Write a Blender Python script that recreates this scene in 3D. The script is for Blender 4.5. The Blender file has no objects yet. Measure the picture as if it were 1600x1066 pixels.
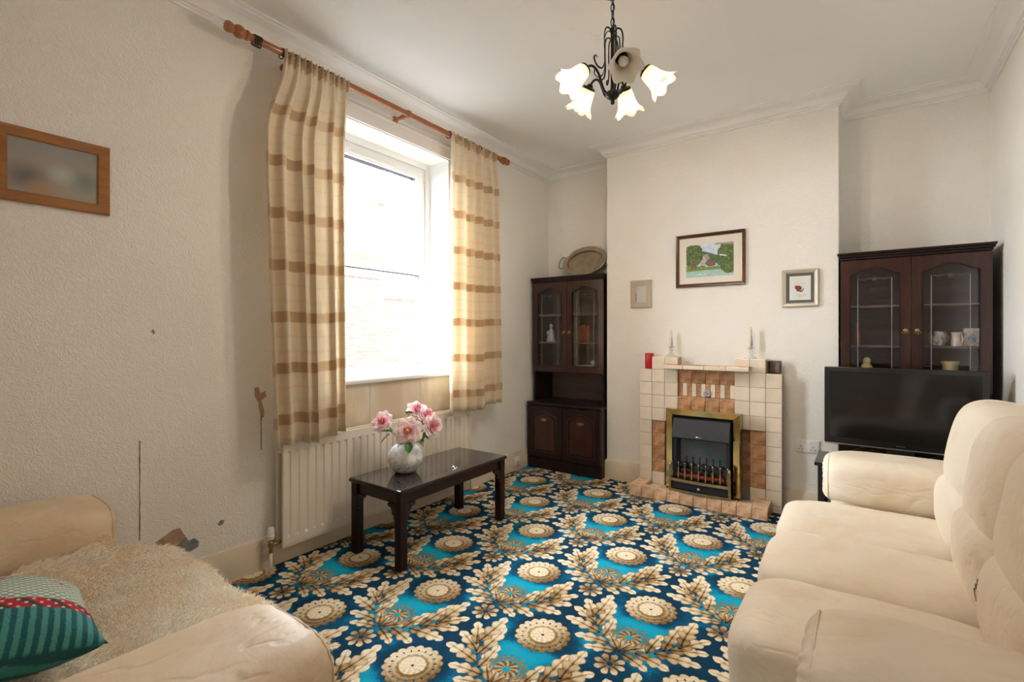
import bpy, bmesh, math, random
from mathutils import Vector, Matrix, noise
random.seed(7)
PI = math.pi
SC = bpy.context.scene
COL = SC.collection

# ------------------------------------------------------------------ camera, sky, exposure
cam_d = bpy.data.cameras.new('camera')
cam = bpy.data.objects.new('camera', cam_d)
COL.objects.link(cam)
cam.location = (0, 0, 1.22)
cam.rotation_euler = (PI / 2, 0, math.radians(35.6))
cam_d.sensor_width = 36
cam_d.lens = 760 / 1600 * 36
cam_d.shift_y = -10 / 1600
cam_d.clip_start = 0.02
SC.camera = cam

world = bpy.data.worlds.new('overcast_sky')
SC.world = world
world.use_nodes = True
bg = world.node_tree.nodes['Background']
bg.inputs['Color'].default_value = (0.90, 0.95, 1.0, 1)
bg.inputs['Strength'].default_value = 13.0

SC.view_settings.view_transform = 'Standard'
SC.view_settings.look = 'None'
SC.view_settings.gamma = 1
SC.view_settings.use_curve_mapping = False
SC.view_settings.exposure = 1.72
SC.cycles.use_denoising = True
SC.cycles.max_bounces = 12
SC.cycles.diffuse_bounces = 8
SC.cycles.transparent_max_bounces = 16
SC.cycles.caustics_reflective = False
SC.cycles.caustics_refractive = False
SC.cycles.sample_clamp_indirect = 8

# ------------------------------------------------------------------ room measures (metres)
XL, XR = -2.534, 0.656          # window wall, right wall
Y1, Y2, YB = 3.843, 4.167, -0.45  # chimney breast, alcoves, back wall
CL, CR = -1.755, -0.116         # chimney breast sides
ZC = 2.81                       # ceiling
WY0, WY1, WZ0, WZ1 = 1.74, 2.72, 0.945, 2.545   # window opening
WT = 0.34                       # outside wall thickness

# sky portal in the window opening (only guides the sampling of the sky)
pd = bpy.data.lights.new('sky_portal', 'AREA')
pd.shape = 'RECTANGLE'
pd.size, pd.size_y = WZ1 - WZ0, WY1 - WY0
pd.cycles.is_portal = True
po = bpy.data.objects.new('sky_portal', pd)
COL.objects.link(po)
po.location = (XL - WT - 0.02, (WY0 + WY1) / 2, (WZ0 + WZ1) / 2)
po.rotation_euler = (0, -PI / 2, 0)

# ------------------------------------------------------------------ mesh helpers
def nb():
    return bmesh.new()

def merge(bm, tmp):
    me = bpy.data.meshes.new('tmp')
    tmp.to_mesh(me); tmp.free()
    bm.from_mesh(me)
    bpy.data.meshes.remove(me)

def box(bm, x0, x1, y0, y1, z0, z1, bev=0.0, seg=2, M=None):
    t = bmesh.new()
    bmesh.ops.create_cube(t, size=1)
    for v in t.verts:
        v.co = Vector(((x0 + x1) / 2 + v.co.x * (x1 - x0), (y0 + y1) / 2 + v.co.y * (y1 - y0), (z0 + z1) / 2 + v.co.z * (z1 - z0)))
    if bev > 0:
        bmesh.ops.bevel(t, geom=t.edges[:], offset=bev, segments=seg, profile=0.5, affect='EDGES')
    if M is not None:
        t.transform(M)
    merge(bm, t)
    return bm

def quad(bm, *pts):
    bm.faces.new([bm.verts.new(p) for p in pts])

def grid(bm, f, nu, nv, closeu=False):
    vs = [[bm.verts.new(f(i / nu, j / nv)) for j in range(nv + 1)] for i in range(nu if closeu else nu + 1)]
    for i in range(nu):
        a, b = vs[i], vs[(i + 1) % len(vs)]
        for j in range(nv):
            bm.faces.new((a[j], b[j], b[j + 1], a[j + 1]))
    return vs

def tube(bm, pts, r, n=8, closed=False, flat=1.0):
    pts = [Vector(p) for p in pts]
    m = len(pts)
    rs = r if isinstance(r, (list, tuple)) else [r] * m
    nrm = None
    rings = []
    for i, p in enumerate(pts):
        if closed:
            d = pts[(i + 1) % m] - pts[i - 1]
        else:
            d = pts[min(i + 1, m - 1)] - pts[max(i - 1, 0)]
        d.normalize()
        if nrm is None:
            nrm = d.orthogonal().normalized()
        else:
            nrm = (nrm - d * nrm.dot(d))
            nrm = nrm.normalized() if nrm.length > 1e-6 else d.orthogonal().normalized()
        bi = d.cross(nrm)
        rings.append([bm.verts.new(p + (nrm * math.cos(2 * PI * k / n) + bi * math.sin(2 * PI * k / n) * flat) * rs[i]) for k in range(n)])
    for i in range(m if closed else m - 1):
        a, b = rings[i], rings[(i + 1) % m]
        for k in range(n):
            bm.faces.new((a[k], a[(k + 1) % n], b[(k + 1) % n], b[k]))
    if not closed:
        bm.faces.new(rings[0][::-1]); bm.faces.new(rings[-1])
    return bm

def lathe(bm, prof, n=24, M=None, flute=None):
    t = bmesh.new()
    rings = []
    for k, (r, z) in enumerate(prof):
        ring = []
        for i in range(n):
            a = 2 * PI * i / n
            rr = r * (flute(a, k) if flute else 1)
            ring.append(t.verts.new((rr * math.cos(a), rr * math.sin(a), z)))
        rings.append(ring)
    for a, b in zip(rings, rings[1:]):
        for i in range(n):
            t.faces.new((a[i], a[(i + 1) % n], b[(i + 1) % n], b[i]))
    if prof[0][0] > 1e-5: t.faces.new(rings[0][::-1])
    if prof[-1][0] > 1e-5: t.faces.new(rings[-1])
    bmesh.ops.remove_doubles(t, verts=t.verts[:], dist=1e-6)
    if M is not None: t.transform(M)
    merge(bm, t)
    return bm

def prism(bm, poly, w0, w1, f):
    """poly of 2-D points, extruded between w0 and w1; f(a, b, w) gives the 3-D point"""
    A = [bm.verts.new(f(a, b, w0)) for a, b in poly]
    B = [bm.verts.new(f(a, b, w1)) for a, b in poly]
    n = len(poly)
    bm.faces.new(A[::-1]); bm.faces.new(B)
    for i in range(n):
        bm.faces.new((A[i], A[(i + 1) % n], B[(i + 1) % n], B[i]))
    return bm

def strip_ring(bm, outer, inner, w0, w1, f):
    """flat ring between two outlines with the same number of points, given thickness"""
    n = len(outer)
    vo0 = [bm.verts.new(f(a, b, w0)) for a, b in outer]; vi0 = [bm.verts.new(f(a, b, w0)) for a, b in inner]
    vo1 = [bm.verts.new(f(a, b, w1)) for a, b in outer]; vi1 = [bm.verts.new(f(a, b, w1)) for a, b in inner]
    for i in range(n):
        j = (i + 1) % n
        bm.faces.new((vo0[i], vo0[j], vi0[j], vi0[i])); bm.faces.new((vo1[j], vo1[i], vi1[i], vi1[j]))
        bm.faces.new((vo0[j], vo0[i], vo1[i], vo1[j])); bm.faces.new((vi0[i], vi0[j], vi1[j], vi1[i]))

def spow(v, e):
    return math.copysign(abs(v) ** e, v)

def pillow(bm, c, s, e1=0.5, e2=0.5, axis='z', nu=28, nv=40, pleat=(0, 0), wr=0.0, seed=0, sag=0.0, M=None):
    """soft cushion: superellipsoid with half sizes s, optional gathered pleats towards the poles"""
    t = bmesh.new()
    def f(i, j):
        th = -PI / 2 + PI * i; ph = -PI + 2 * PI * j
        ct, st = math.cos(th), math.sin(th)
        p = Vector((spow(ct, e1) * spow(math.cos(ph), e2), spow(ct, e1) * spow(math.sin(ph), e2), spow(st, e1)))
        if pleat[0]:
            p *= 1 + pleat[1] * math.sin(pleat[0] * ph + 1.7 * math.sin(3 * ph)) * abs(st) ** 5 * (1 if abs(st) < .98 else .3)
        if axis == 'x': p = Vector((p.z, p.x, p.y))
        elif axis == 'y': p = Vector((p.x, p.z, p.y))
        q = Vector((p.x * s[0], p.y * s[1], p.z * s[2]))
        if wr:
            nv_ = noise.noise_vector(q * 7 + Vector((seed * 3.1, seed, 0)))
            rg = abs(noise.noise(Vector((q.x * 16, q.y * 5, q.z * 9)) + Vector((seed, 0, 0))))
            q += nv_ * wr + p.normalized() * (-(0.12 - rg) * wr * 3 if rg < .12 else 0)
        if sag and q.z > 0: q.z -= sag * (1 - p.x ** 2) * (1 - p.y ** 2)
        return q + Vector(c)
    grid(t, f, nu, nv)
    bmesh.ops.remove_doubles(t, verts=t.verts[:], dist=1e-5)
    bmesh.ops.recalc_face_normals(t, faces=t.faces[:])
    if M is not None: t.transform(M)
    merge(bm, t)
    return bm

def obj(name, bm, m, parent=None, smooth=None, loc=None):
    bmesh.ops.recalc_face_normals(bm, faces=bm.faces[:])
    me = bpy.data.meshes.new(name)
    bm.to_mesh(me); bm.free()
    for x in (m if isinstance(m, (list, tuple)) else [m]): me.materials.append(x)
    if smooth is not None:
        me.polygons.foreach_set('use_smooth', [True] * len(me.polygons))
        if smooth < 3: me.set_sharp_from_angle(angle=smooth)
    o = bpy.data.objects.new(name, me)
    COL.objects.link(o)
    if parent is not None: o.parent = parent
    if loc is not None: o.location = loc
    return o

def link(name, me, parent=None, loc=(0, 0, 0), rot=(0, 0, 0), scale=(1, 1, 1)):
    o = bpy.data.objects.new(name, me); COL.objects.link(o)
    if parent is not None: o.parent = parent
    o.location = loc; o.rotation_euler = rot; o.scale = scale
    return o

def tag(o, label=None, cat=None, group=None, kind=None):
    if label: o['label'] = label
    if cat: o['category'] = cat
    if group: o['group'] = group
    if kind: o['kind'] = kind
    return o

def thing(name, label, cat, loc=(0, 0, 0), rotz=0.0, group=None):
    o = bpy.data.objects.new(name, None)
    COL.objects.link(o)
    o.empty_display_size = 0.05
    o.location = loc; o.rotation_euler = (0, 0, rotz)
    return tag(o, label, cat, group)

def struct(name, bm, m, parent=None, smooth=None):
    o = obj(name, bm, m, parent, smooth)
    if parent is None: o['kind'] = 'structure'
    return o

# ------------------------------------------------------------------ node helpers
class X:
    """a float socket with arithmetic that builds Math nodes"""
    def __init__(s, nt, k): s.nt, s.k = nt, k
    def m(s, op, *a):
        n = s.nt.nodes.new('ShaderNodeMath'); n.operation = op
        for i, v in enumerate((s,) + a):
            if isinstance(v, X): s.nt.links.new(v.k, n.inputs[i])
            else: n.inputs[i].default_value = v
        return X(s.nt, n.outputs[0])
    def __add__(s, o): return s.m('ADD', o)
    __radd__ = __add__
    def __sub__(s, o): return s.m('SUBTRACT', o)
    def __rsub__(s, o): return s.m('MULTIPLY', -1.0).m('ADD', o)
    def __mul__(s, o): return s.m('MULTIPLY', o)
    __rmul__ = __mul__
    def __truediv__(s, o): return s.m('DIVIDE', o)
    def ab(s): return s.m('ABSOLUTE')
    def mx(s, o): return s.m('MAXIMUM', o)
    def mn(s, o): return s.m('MINIMUM', o)
    def fl(s): return s.m('FLOOR')
    def sin(s): return s.m('SINE')
    def cos(s): return s.m('COSINE')
    def pw(s, o): return s.m('POWER', o)
    def sqrt(s): return s.m('SQRT')
    def at2(s, o): return s.m('ARCTAN2', o)
    def gt(s, o): return s.m('GREATER_THAN', o)
    def ss(s, a, b, lo=0.0, hi=1.0):
        n = s.nt.nodes.new('ShaderNodeMapRange'); n.interpolation_type = 'SMOOTHSTEP'
        s.nt.links.new(s.k, n.inputs['Value'])
        for k, v in (('From Min', a), ('From Max', b), ('To Min', lo), ('To Max', hi)): n.inputs[k].default_value = v
        return X(s.nt, n.outputs[0])
    def mix(s, o, f):  # s where f = 0, o where f = 1
        return s + (o - s) * f

def newmat(name):
    m = bpy.data.materials.new(name); m.use_nodes = True
    nt = m.node_tree
    return m, nt, nt.nodes['Principled BSDF']

def coords(nt, kind='Object'):
    tc = nt.nodes.new('ShaderNodeTexCoord')
    sp = nt.nodes.new('ShaderNodeSeparateXYZ')
    nt.links.new(tc.outputs[kind], sp.inputs[0])
    return tc.outputs[kind], [X(nt, sp.outputs[i]) for i in range(3)]

def noisex(nt, vec, scale, detail=3.0, rough=0.5, dist=0.0, stretch=None):
    if stretch:
        mp = nt.nodes.new('ShaderNodeMapping'); nt.links.new(vec, mp.inputs[0]); mp.inputs['Scale'].default_value = stretch
        vec = mp.outputs[0]
    n = nt.nodes.new('ShaderNodeTexNoise'); nt.links.new(vec, n.inputs['Vector'])
    n.inputs['Scale'].default_value = scale; n.inputs['Detail'].default_value = detail
    n.inputs['Roughness'].default_value = rough; n.inputs['Distortion'].default_value = dist
    return X(nt, n.outputs[0])

def mixc(nt, a, b, f):
    n = nt.nodes.new('ShaderNodeMix'); n.data_type = 'RGBA'
    for i, v in ((6, a), (7, b)):
        if isinstance(v, (tuple, list)): n.inputs[i].default_value = tuple(v[:3]) + (1,)
        else: nt.links.new(v, n.inputs[i])
    if isinstance(f, X): nt.links.new(f.k, n.inputs[0])
    else: n.inputs[0].default_value = f
    return n.outputs[2]

def ramp(nt, f, stops):
    n = nt.nodes.new('ShaderNodeValToRGB'); nt.links.new(f.k, n.inputs[0])
    el = n.color_ramp.elements
    while len(el) < len(stops): el.new(0.5)
    for e, (p, c) in zip(el, stops): e.position = p; e.color = tuple(c) + (1,)
    return n.outputs[0]

def bump(nt, b, h, strength=0.3, dist=0.005):
    n = nt.nodes.new('ShaderNodeBump'); n.inputs['Strength'].default_value = strength; n.inputs['Distance'].default_value = dist
    nt.links.new(h.k, n.inputs['Height']); nt.links.new(n.outputs[0], b.inputs['Normal'])

def setc(nt, b, c):
    if isinstance(c, (tuple, list)): b.inputs['Base Color'].default_value = tuple(c[:3]) + (1,)
    else: nt.links.new(c, b.inputs['Base Color'])

def plain(name, c, rough=0.5, metal=0.0, spec=0.5, var=0.0, vs=20, bs=0, bstr=0.2, bd=0.003, stretch=None, coat=0.0, c2=None, rnd=0.0, sub=0.0):
    """colour with soft noise variation towards c2, grain relief, per-object variation"""
    m, nt, b = newmat(name)
    b.inputs['Roughness'].default_value = rough; b.inputs['Metallic'].default_value = metal
    b.inputs['Specular IOR Level'].default_value = spec; b.inputs['Coat Weight'].default_value = coat
    vec, _ = coords(nt)
    col = c
    if var or c2:
        nx = noisex(nt, vec, vs, 4, .6, .3, stretch)
        col = mixc(nt, c, c2 if c2 else [k * (1 - var) for k in c], nx.ss(.35, .7))
    if rnd:
        oi = nt.nodes.new('ShaderNodeObjectInfo')
        hv = nt.nodes.new('ShaderNodeHueSaturation')
        if isinstance(col, (tuple, list)): hv.inputs['Color'].default_value = tuple(col[:3]) + (1,)
        else: nt.links.new(col, hv.inputs['Color'])
        nt.links.new(X(nt, oi.outputs['Random']).ss(0, 1, 1 - rnd, 1 + rnd).k, hv.inputs['Value'])
        col = hv.outputs[0]
    setc(nt, b, col)
    if bs: bump(nt, b, noisex(nt, vec, bs, 4, .6, .4, stretch), bstr, bd)
    if sub: b.inputs['Subsurface Weight'].default_value = sub; b.inputs['Subsurface Radius'].default_value = (.01, .006, .004)
    return m

def emit(name, c, s):
    m, nt, b = newmat(name)
    setc(nt, b, c); b.inputs['Emission Color'].default_value = tuple(c) + (1,); b.inputs['Emission Strength'].default_value = s
    return m

def glass(name, tint=(1, 1, 1), refl=1.0, rough=0.0, base=0.03):
    """thin pane: clear transmission with a Fresnel reflection"""
    m = bpy.data.materials.new(name); m.use_nodes = True
    nt = m.node_tree
    nt.nodes.remove(nt.nodes['Principled BSDF'])
    out = nt.nodes['Material Output']
    tr = nt.nodes.new('ShaderNodeBsdfTransparent'); tr.inputs[0].default_value = tuple(tint) + (1,)
    gl = nt.nodes.new('ShaderNodeBsdfGlossy'); gl.inputs['Roughness'].default_value = rough
    fr = nt.nodes.new('ShaderNodeFresnel'); fr.inputs[0].default_value = 1.5
    mx = nt.nodes.new('ShaderNodeMixShader')
    ge = nt.nodes.new('ShaderNodeNewGeometry')      # reflect at the outer faces of the slab only
    nt.links.new(((X(nt, fr.outputs[0]) * refl).mn(1.0) * (1 - X(nt, ge.outputs['Backfacing']))).k, mx.inputs[0])
    nt.links.new(tr.outputs[0], mx.inputs[1]); nt.links.new(gl.outputs[0], mx.inputs[2])
    last = mx
    if base > .1:      # slightly milky pressed glass
        df = nt.nodes.new('ShaderNodeBsdfDiffuse'); df.inputs[0].default_value = (.8, .8, .78, 1)
        m2 = nt.nodes.new('ShaderNodeMixShader'); m2.inputs[0].default_value = base
        nt.links.new(mx.outputs[0], m2.inputs[1]); nt.links.new(df.outputs[0], m2.inputs[2]); last = m2
    nt.links.new(last.outputs[0], out.inputs[0])
    return m

# ------------------------------------------------------------------ materials
def carpet_material():
    m, nt, b = newmat('patterned_carpet')
    vec, (px, py, pz) = coords(nt)
    wob = noisex(nt, vec, 60, 2) - .5          # woven, slightly ragged outlines
    x0 = px + .755 + wob * .008
    y0 = py - 1.758 + (noisex(nt, vec, 75, 2) - .5) * .008
    RX, RY = .588, .4345
    def fold(cx, cy):
        a = (y0 - cy) / RY
        r = (a + .5).fl()
        yl = (a - r) * RY
        xs = (x0 - cx - r * (RX / 2)) / RX
        return (xs - (xs + .5).fl()) * RX, yl
    # ground: turquoise and deep blue in alternating patches
    g = (x0 * (PI / (RX / 2))).cos() * ((y0 - .22) * (PI / RY)).cos()
    g = g + (noisex(nt, vec, 10, 4) - .5) * 2.2 + (noisex(nt, vec, 190, 1) - .5) * 1.1
    gx, gy = fold(0, .356)
    g = g - (gx * gx + gy * gy).sqrt().ss(.10, .17, .9, 0)
    ground = ramp(nt, g.ss(-.9, .9), [(0, (.005, .038, .08)), (.35, (.004, .07, .15)), (.55, (.003, .14, .27)), (.75, (.004, .27, .44)), (1, (.008, .36, .54))])
    # leaf spray, mirrored about its axis
    sx, sy = fold(0, .165)
    side = sx.ss(-.02, .02)
    ax = sx.ab(); sy = sy + .165
    shade = ax * 0.0; mask = ax * 0.0
    leaves = [((.0, .0), (.045, .125), .018, 0), ((.01, .01), (.125, .13), .024, 3), ((.01, .0), (.13, -.045), .026, 3),
              ((.05, .03), (.195, .005), .03, 3), ((.09, .05), (.105, .205), .026, 3), ((.11, .07), (.285, .095), .034, 4),
              ((.14, .10), (.15, .315), .03, 4), ((.15, .12), (.29, .185), .03, 3), ((.18, .15), (.275, .275), .03, 3), ((.185, .17), (.19, .37), .036, 4)]
    for (a, c, w, lob) in leaves:
        dx, dy = c[0] - a[0], c[1] - a[1]
        L = math.hypot(dx, dy)
        u = (ax - a[0]); v = (sy - a[1])
        s = (u * dx + v * dy) / (L * L)
        t = (u * (dy / L) - v * (dx / L) + (s * (1 - s)) * .018).ab()
        prof = (s * (1 - s) * 4).mx(0.0).pw(.62)
        if lob:
            lb = ((s * lob - t * 9) * PI).sin().ab()
            prof = prof * (lb * .42 + .66)
        d = prof * w - t
        k = d.ss(0, .0035)
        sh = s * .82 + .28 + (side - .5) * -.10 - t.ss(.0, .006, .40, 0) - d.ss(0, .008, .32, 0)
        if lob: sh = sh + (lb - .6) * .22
        shade = shade.mix(sh, k); mask = mask.mx(k)
    # half flower with a beaded arch over it
    hx, hy = ax, sy - .105
    hr = (hx * hx + hy * hy).sqrt(); ht = hy.at2(hx)
    up = hy.gt(-.03)
    arch = (hr - .062).ab().ss(.004, .008, 1, 0) * up
    beads = ((hr - .078).ab() + (ht * 9).cos().ab() * .008).ss(.004, .009, 1, 0) * hy.gt(.0)
    disc = hr.ss(.044, .05, 1, 0) * up
    dsh = .45 + (ht * 10 + hr * 90).sin() * .2 - hr.ss(.008, .016, .4, 0)
    shade = shade.mix(dsh, disc); mask = mask.mx(disc * hr.ss(.012, .016))
    ab = arch.mx(beads)
    shade = shade.mix(.42, ab); mask = mask.mx(ab)
    # medallion
    mx_, my_ = fold(0, .356)
    r = (mx_ * mx_ + my_ * my_).sqrt(); th = my_.at2(mx_)
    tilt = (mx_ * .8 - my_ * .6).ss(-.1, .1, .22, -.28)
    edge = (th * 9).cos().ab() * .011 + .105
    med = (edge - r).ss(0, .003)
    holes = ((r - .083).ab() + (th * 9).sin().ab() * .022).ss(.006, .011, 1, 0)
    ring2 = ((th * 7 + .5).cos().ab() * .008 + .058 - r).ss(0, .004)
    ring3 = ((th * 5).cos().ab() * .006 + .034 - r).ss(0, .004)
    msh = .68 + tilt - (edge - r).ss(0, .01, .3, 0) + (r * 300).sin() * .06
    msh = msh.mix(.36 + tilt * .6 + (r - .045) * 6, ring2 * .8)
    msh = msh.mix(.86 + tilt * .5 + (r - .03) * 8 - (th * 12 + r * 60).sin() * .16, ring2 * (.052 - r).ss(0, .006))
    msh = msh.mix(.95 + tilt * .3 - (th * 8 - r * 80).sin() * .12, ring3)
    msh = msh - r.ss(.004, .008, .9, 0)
    med = med * (1 - holes * .9)
    shade = shade.mix(msh, med); mask = mask.mx(med)
    # small eight-petalled flower
    fx, fy = fold(0, -.083)
    r2 = (fx * fx + fy * fy).sqrt(); t2 = fy.at2(fx)
    e2 = (t2 * 4).cos().ab() * .02 + .042
    fl = (e2 - r2).ss(0, .003) * r2.ss(.010, .013)
    gap = ((t2 * 4).sin().ab()).ss(.86, .97) * r2.ss(.014, .02)
    fsh = .5 + (fx - fy) * 2 + r2.ss(.02, .05, -.15, .2)
    fl = fl * (1 - gap * .8)
    shade = shade.mix(fsh, fl); mask = mask.mx(fl)
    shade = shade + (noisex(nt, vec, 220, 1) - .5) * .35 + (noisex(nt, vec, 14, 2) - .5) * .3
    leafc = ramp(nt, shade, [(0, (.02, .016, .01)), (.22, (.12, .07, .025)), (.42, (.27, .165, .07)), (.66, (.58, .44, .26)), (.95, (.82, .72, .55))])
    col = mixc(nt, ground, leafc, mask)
    setc(nt, b, col)
    b.inputs['Roughness'].default_value = .95; b.inputs['Specular IOR Level'].default_value = .1
    bump(nt, b, noisex(nt, vec, 420, 2), .5, .004)
    return m

def wallpaper(name, c, str_=.42):
    m, nt, b = newmat(name)
    vec, _ = coords(nt)
    n1 = noisex(nt, vec, 26, 2, .5, 2.5)
    n2 = noisex(nt, vec, 70, 2, .5, 1.5)
    big = noisex(nt, vec, 1.3, 3)
    setc(nt, b, mixc(nt, c, [c[0] * .96, c[1] * .945, c[2] * .92], big.ss(.35, .7)))
    b.inputs['Roughness'].default_value = .7; b.inputs['Specular IOR Level'].default_value = .3
    h = (n1 - .5).ab().ss(0, .12) + n2 * .5
    bump(nt, b, h, str_, .004)
    return m

def ceiling_material():
    m, nt, b = newmat('stippled_ceiling')
    vec, _ = coords(nt)
    n1 = noisex(nt, vec, 22, 3, .6, 1.0); n2 = noisex(nt, vec, 5, 2)
    setc(nt, b, (.86, .86, .855))
    b.inputs['Roughness'].default_value = .75
    bump(nt, b, n1.ss(.62, .72) * n2.ss(.42, .6) + n1 * .15, .6, .004)
    return m

def wood(name, c1, c2, rough=.35, scale=9, axis='x', coat=0.0, spec=.5):
    m, nt, b = newmat(name)
    vec, _ = coords(nt)
    st = {'x': (.12, 1, 1), 'y': (1, .12, 1), 'z': (1, 1, .12)}[axis]
    n1 = noisex(nt, vec, scale * 4, 4, .6, 1.0, st)
    n2 = noisex(nt, vec, scale * 14, 2, .5, .2, st)
    setc(nt, b, mixc(nt, c1, c2, (n1 * .7 + n2 * .3).ss(.35, .65)))
    b.inputs['Roughness'].default_value = rough; b.inputs['Coat Weight'].default_value = coat; b.inputs['Specular IOR Level'].default_value = spec
    return m

def leather(name, c, c2):
    m, nt, b = newmat(name)
    vec, _ = coords(nt)
    n1 = noisex(nt, vec, 5, 4, .6, .6); fold_ = noisex(nt, vec, 9, 3, .5, .25, (1, .5, 1)); gr = noisex(nt, vec, 300, 2)
    setc(nt, b, mixc(nt, c, c2, n1.ss(.42, .75)))
    b.inputs['Roughness'].default_value = .5; b.inputs['Specular IOR Level'].default_value = .35
    cre = (fold_ - .5).ab().ss(0, .06)
    bump(nt, b, cre * .22 + n1 * 1.0 + noisex(nt, vec, 14, 3, .5, .2, (.5, 1, 1)) * .35 + gr * .06, .42, .011)
    return m

def curtain_material():
    m, nt, b = newmat('plaid_curtain_fabric')
    vec, (x, y, z) = coords(nt, 'UV')
    # u runs across the cloth in metres, v is height in metres
    bandp = z * 0.0
    fv = y / .262; fv = fv - fv.fl()
    band = ((fv - .5).ab()).ss(.095, .115, 1, 0)
    thin = ((fv - .12).ab()).ss(.012, .02, 1, 0) * .35 + ((fv - .82).ab()).ss(.03, .04, 1, 0) * .25
    fu = x / .30; fu = fu - fu.fl()
    st = ((fu - .5).ab()).ss(.25, .27, 1, 0)
    st2 = ((fu - .08).ab()).ss(.03, .04, 1, 0) * .4
    wv = noisex(nt, vec, 90, 2, .5, 0, (1, 6, 1)) * .5 + noisex(nt, vec, 90, 2, .5, 0, (6, 1, 1)) * .5
    k = band * (.55 + st * .45) * .62 + thin * .35 + st * .10 + st2 * .12 + (wv - .5) * .22 + .06
    col = ramp(nt, k, [(0, (.88, .82, .71)), (.3, (.80, .68, .51)), (.72, (.64, .48, .32)), (1, (.54, .38, .23))])
    setc(nt, b, col)
    b.inputs['Roughness'].default_value = .85; b.inputs['Specular IOR Level'].default_value = .15
    tl = nt.nodes.new('ShaderNodeBsdfTranslucent'); nt.links.new(col, tl.inputs[0])
    mx = nt.nodes.new('ShaderNodeMixShader'); mx.inputs[0].default_value = .42
    nt.links.new(b.outputs[0], mx.inputs[1]); nt.links.new(tl.outputs[0], mx.inputs[2])
    nt.links.new(mx.outputs[0], nt.nodes['Material Output'].inputs[0])
    return m

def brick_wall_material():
    m, nt, b = newmat('darkened_red_brickwork')
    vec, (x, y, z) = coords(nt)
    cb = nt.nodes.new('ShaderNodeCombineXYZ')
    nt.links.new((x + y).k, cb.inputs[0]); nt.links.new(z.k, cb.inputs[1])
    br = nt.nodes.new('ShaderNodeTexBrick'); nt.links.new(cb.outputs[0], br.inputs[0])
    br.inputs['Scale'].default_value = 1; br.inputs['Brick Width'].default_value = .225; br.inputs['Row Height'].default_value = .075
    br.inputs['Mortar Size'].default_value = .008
    br.inputs['Color1'].default_value = (.10, .052, .040, 1); br.inputs['Color2'].default_value = (.125, .072, .056, 1); br.inputs['Mortar'].default_value = (.20, .18, .165, 1)  # brick and mortar colours darkened so they still show in the overexposed window
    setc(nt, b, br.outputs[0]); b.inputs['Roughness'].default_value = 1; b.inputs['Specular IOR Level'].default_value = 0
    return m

M = {}
M['carpet'] = carpet_material()
M['paper'] = wallpaper('embossed_wallpaper', (.87, .85, .815))
M['ceiling'] = ceiling_material()
M['white_paint'] = plain('white_gloss_paint', (.80, .80, .785), .55, spec=.3)
M['cornice'] = plain('cornice_paint', (.82, .81, .795), .55)
M['cream_paint'] = plain('cream_gloss_paint', (.72, .62, .48), .4, var=.12, vs=6)
M['upvc'] = plain('white_upvc', (.80, .81, .82), .4)
M['gasket'] = plain('dark_gasket', (.05, .055, .07), .5)
M['pane'] = glass('window_glass', (.97, .98, .98), .15)
M['cab_glass'] = glass('cabinet_glass', (.95, .94, .95), 1.6)
M['table_glass'] = None
M['bare_plaster'] = plain('bare_backing_panel', (.60, .49, .36), .8, c2=(.70, .62, .51), vs=5, bs=60, stretch=(1, 1, .3))
M['rad'] = plain('radiator_enamel', (.76, .70, .61), .4)
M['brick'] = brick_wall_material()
M['render'] = plain('white_render', (.72, .72, .70), .95, spec=.2)
M['mahogany'] = wood('dark_mahogany', (.008, .003, .003), (.020, .007, .006), .32, 6, 'z', 0, .35)
M['mahogany_door'] = wood('mahogany_door_wood', (.022, .006, .005), (.05, .012, .009), .28, 6, 'z', .2)
M['cab_back'] = wood('cabinet_back_wood', (.13, .085, .078), (.17, .11, .10), .5, 6, 'x')
M['table_wood'] = wood('dark_table_wood', (.012, .004, .003), (.026, .008, .006), .35, 8, 'y', 0, .3)
M['rod_wood'] = wood('orange_pine', (.25, .075, .018), (.36, .12, .03), .3, 8, 'y', .3)
M['frame_wood'] = wood('teak_frame', (.29, .115, .03), (.38, .165, .05), .35, 8, 'y')
M['frame_dark'] = wood('red_brown_frame', (.055, .013, .008), (.09, .024, .014), .3, 8, 'x')
M['brass'] = plain('polished_brass', (.74, .56, .24), .12, 1.0)
M['old_brass'] = plain('dull_brass', (.40, .27, .10), .35, 1.0)
M['silver'] = plain('tarnished_silver', (.50, .42, .32), .25, 1.0, var=.25, vs=14)
M['chrome'] = plain('chrome', (.7, .7, .7), .15, 1.0)
M['iron'] = plain('black_wrought_iron', (.012, .010, .009), .4, .3)
M['black'] = plain('black_plastic', (.010, .010, .011), .3)
M['black_metal'] = plain('black_fire_metal', (.016, .019, .026), .42, .2)
M['screen'] = plain('tv_screen', (.006, .005, .005), .12)
M['tile_cream'] = plain('cream_glazed_tile', (.76, .655, .53), .22, var=.08, vs=9, rnd=.05)
M['tile_marble'] = plain('peach_marbled_tile', (.58, .33, .18), .2, c2=(.33, .14, .06), vs=16, rnd=.12)
M['tile_kerb'] = plain('peach_kerb_tile', (.74, .52, .36), .22, c2=(.52, .27, .14), vs=18, rnd=.12)
M['grout'] = plain('tile_grout', (.50, .41, .31), .9)
M['coal'] = plain('black_coal', (.012, .011, .011), .6, bs=60, bstr=.8, bd=.01)
M['leather'] = leather('cream_leather', (.78, .70, .585), (.72, .61, .47))
M['leather_tan'] = leather('worn_tan_leather', (.68, .525, .36), (.76, .64, .49))
M['fleece'] = plain('sheepskin_fleece', (.97, .93, .85), .9, c2=(.94, .82, .66), vs=6, rnd=0)
M['hide'] = plain('sheepskin_hide', (.92, .84, .72), .9)
M['curtain'] = curtain_material()
M['white_plastic'] = plain('white_plastic', (.78, .77, .75), .35)
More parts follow.
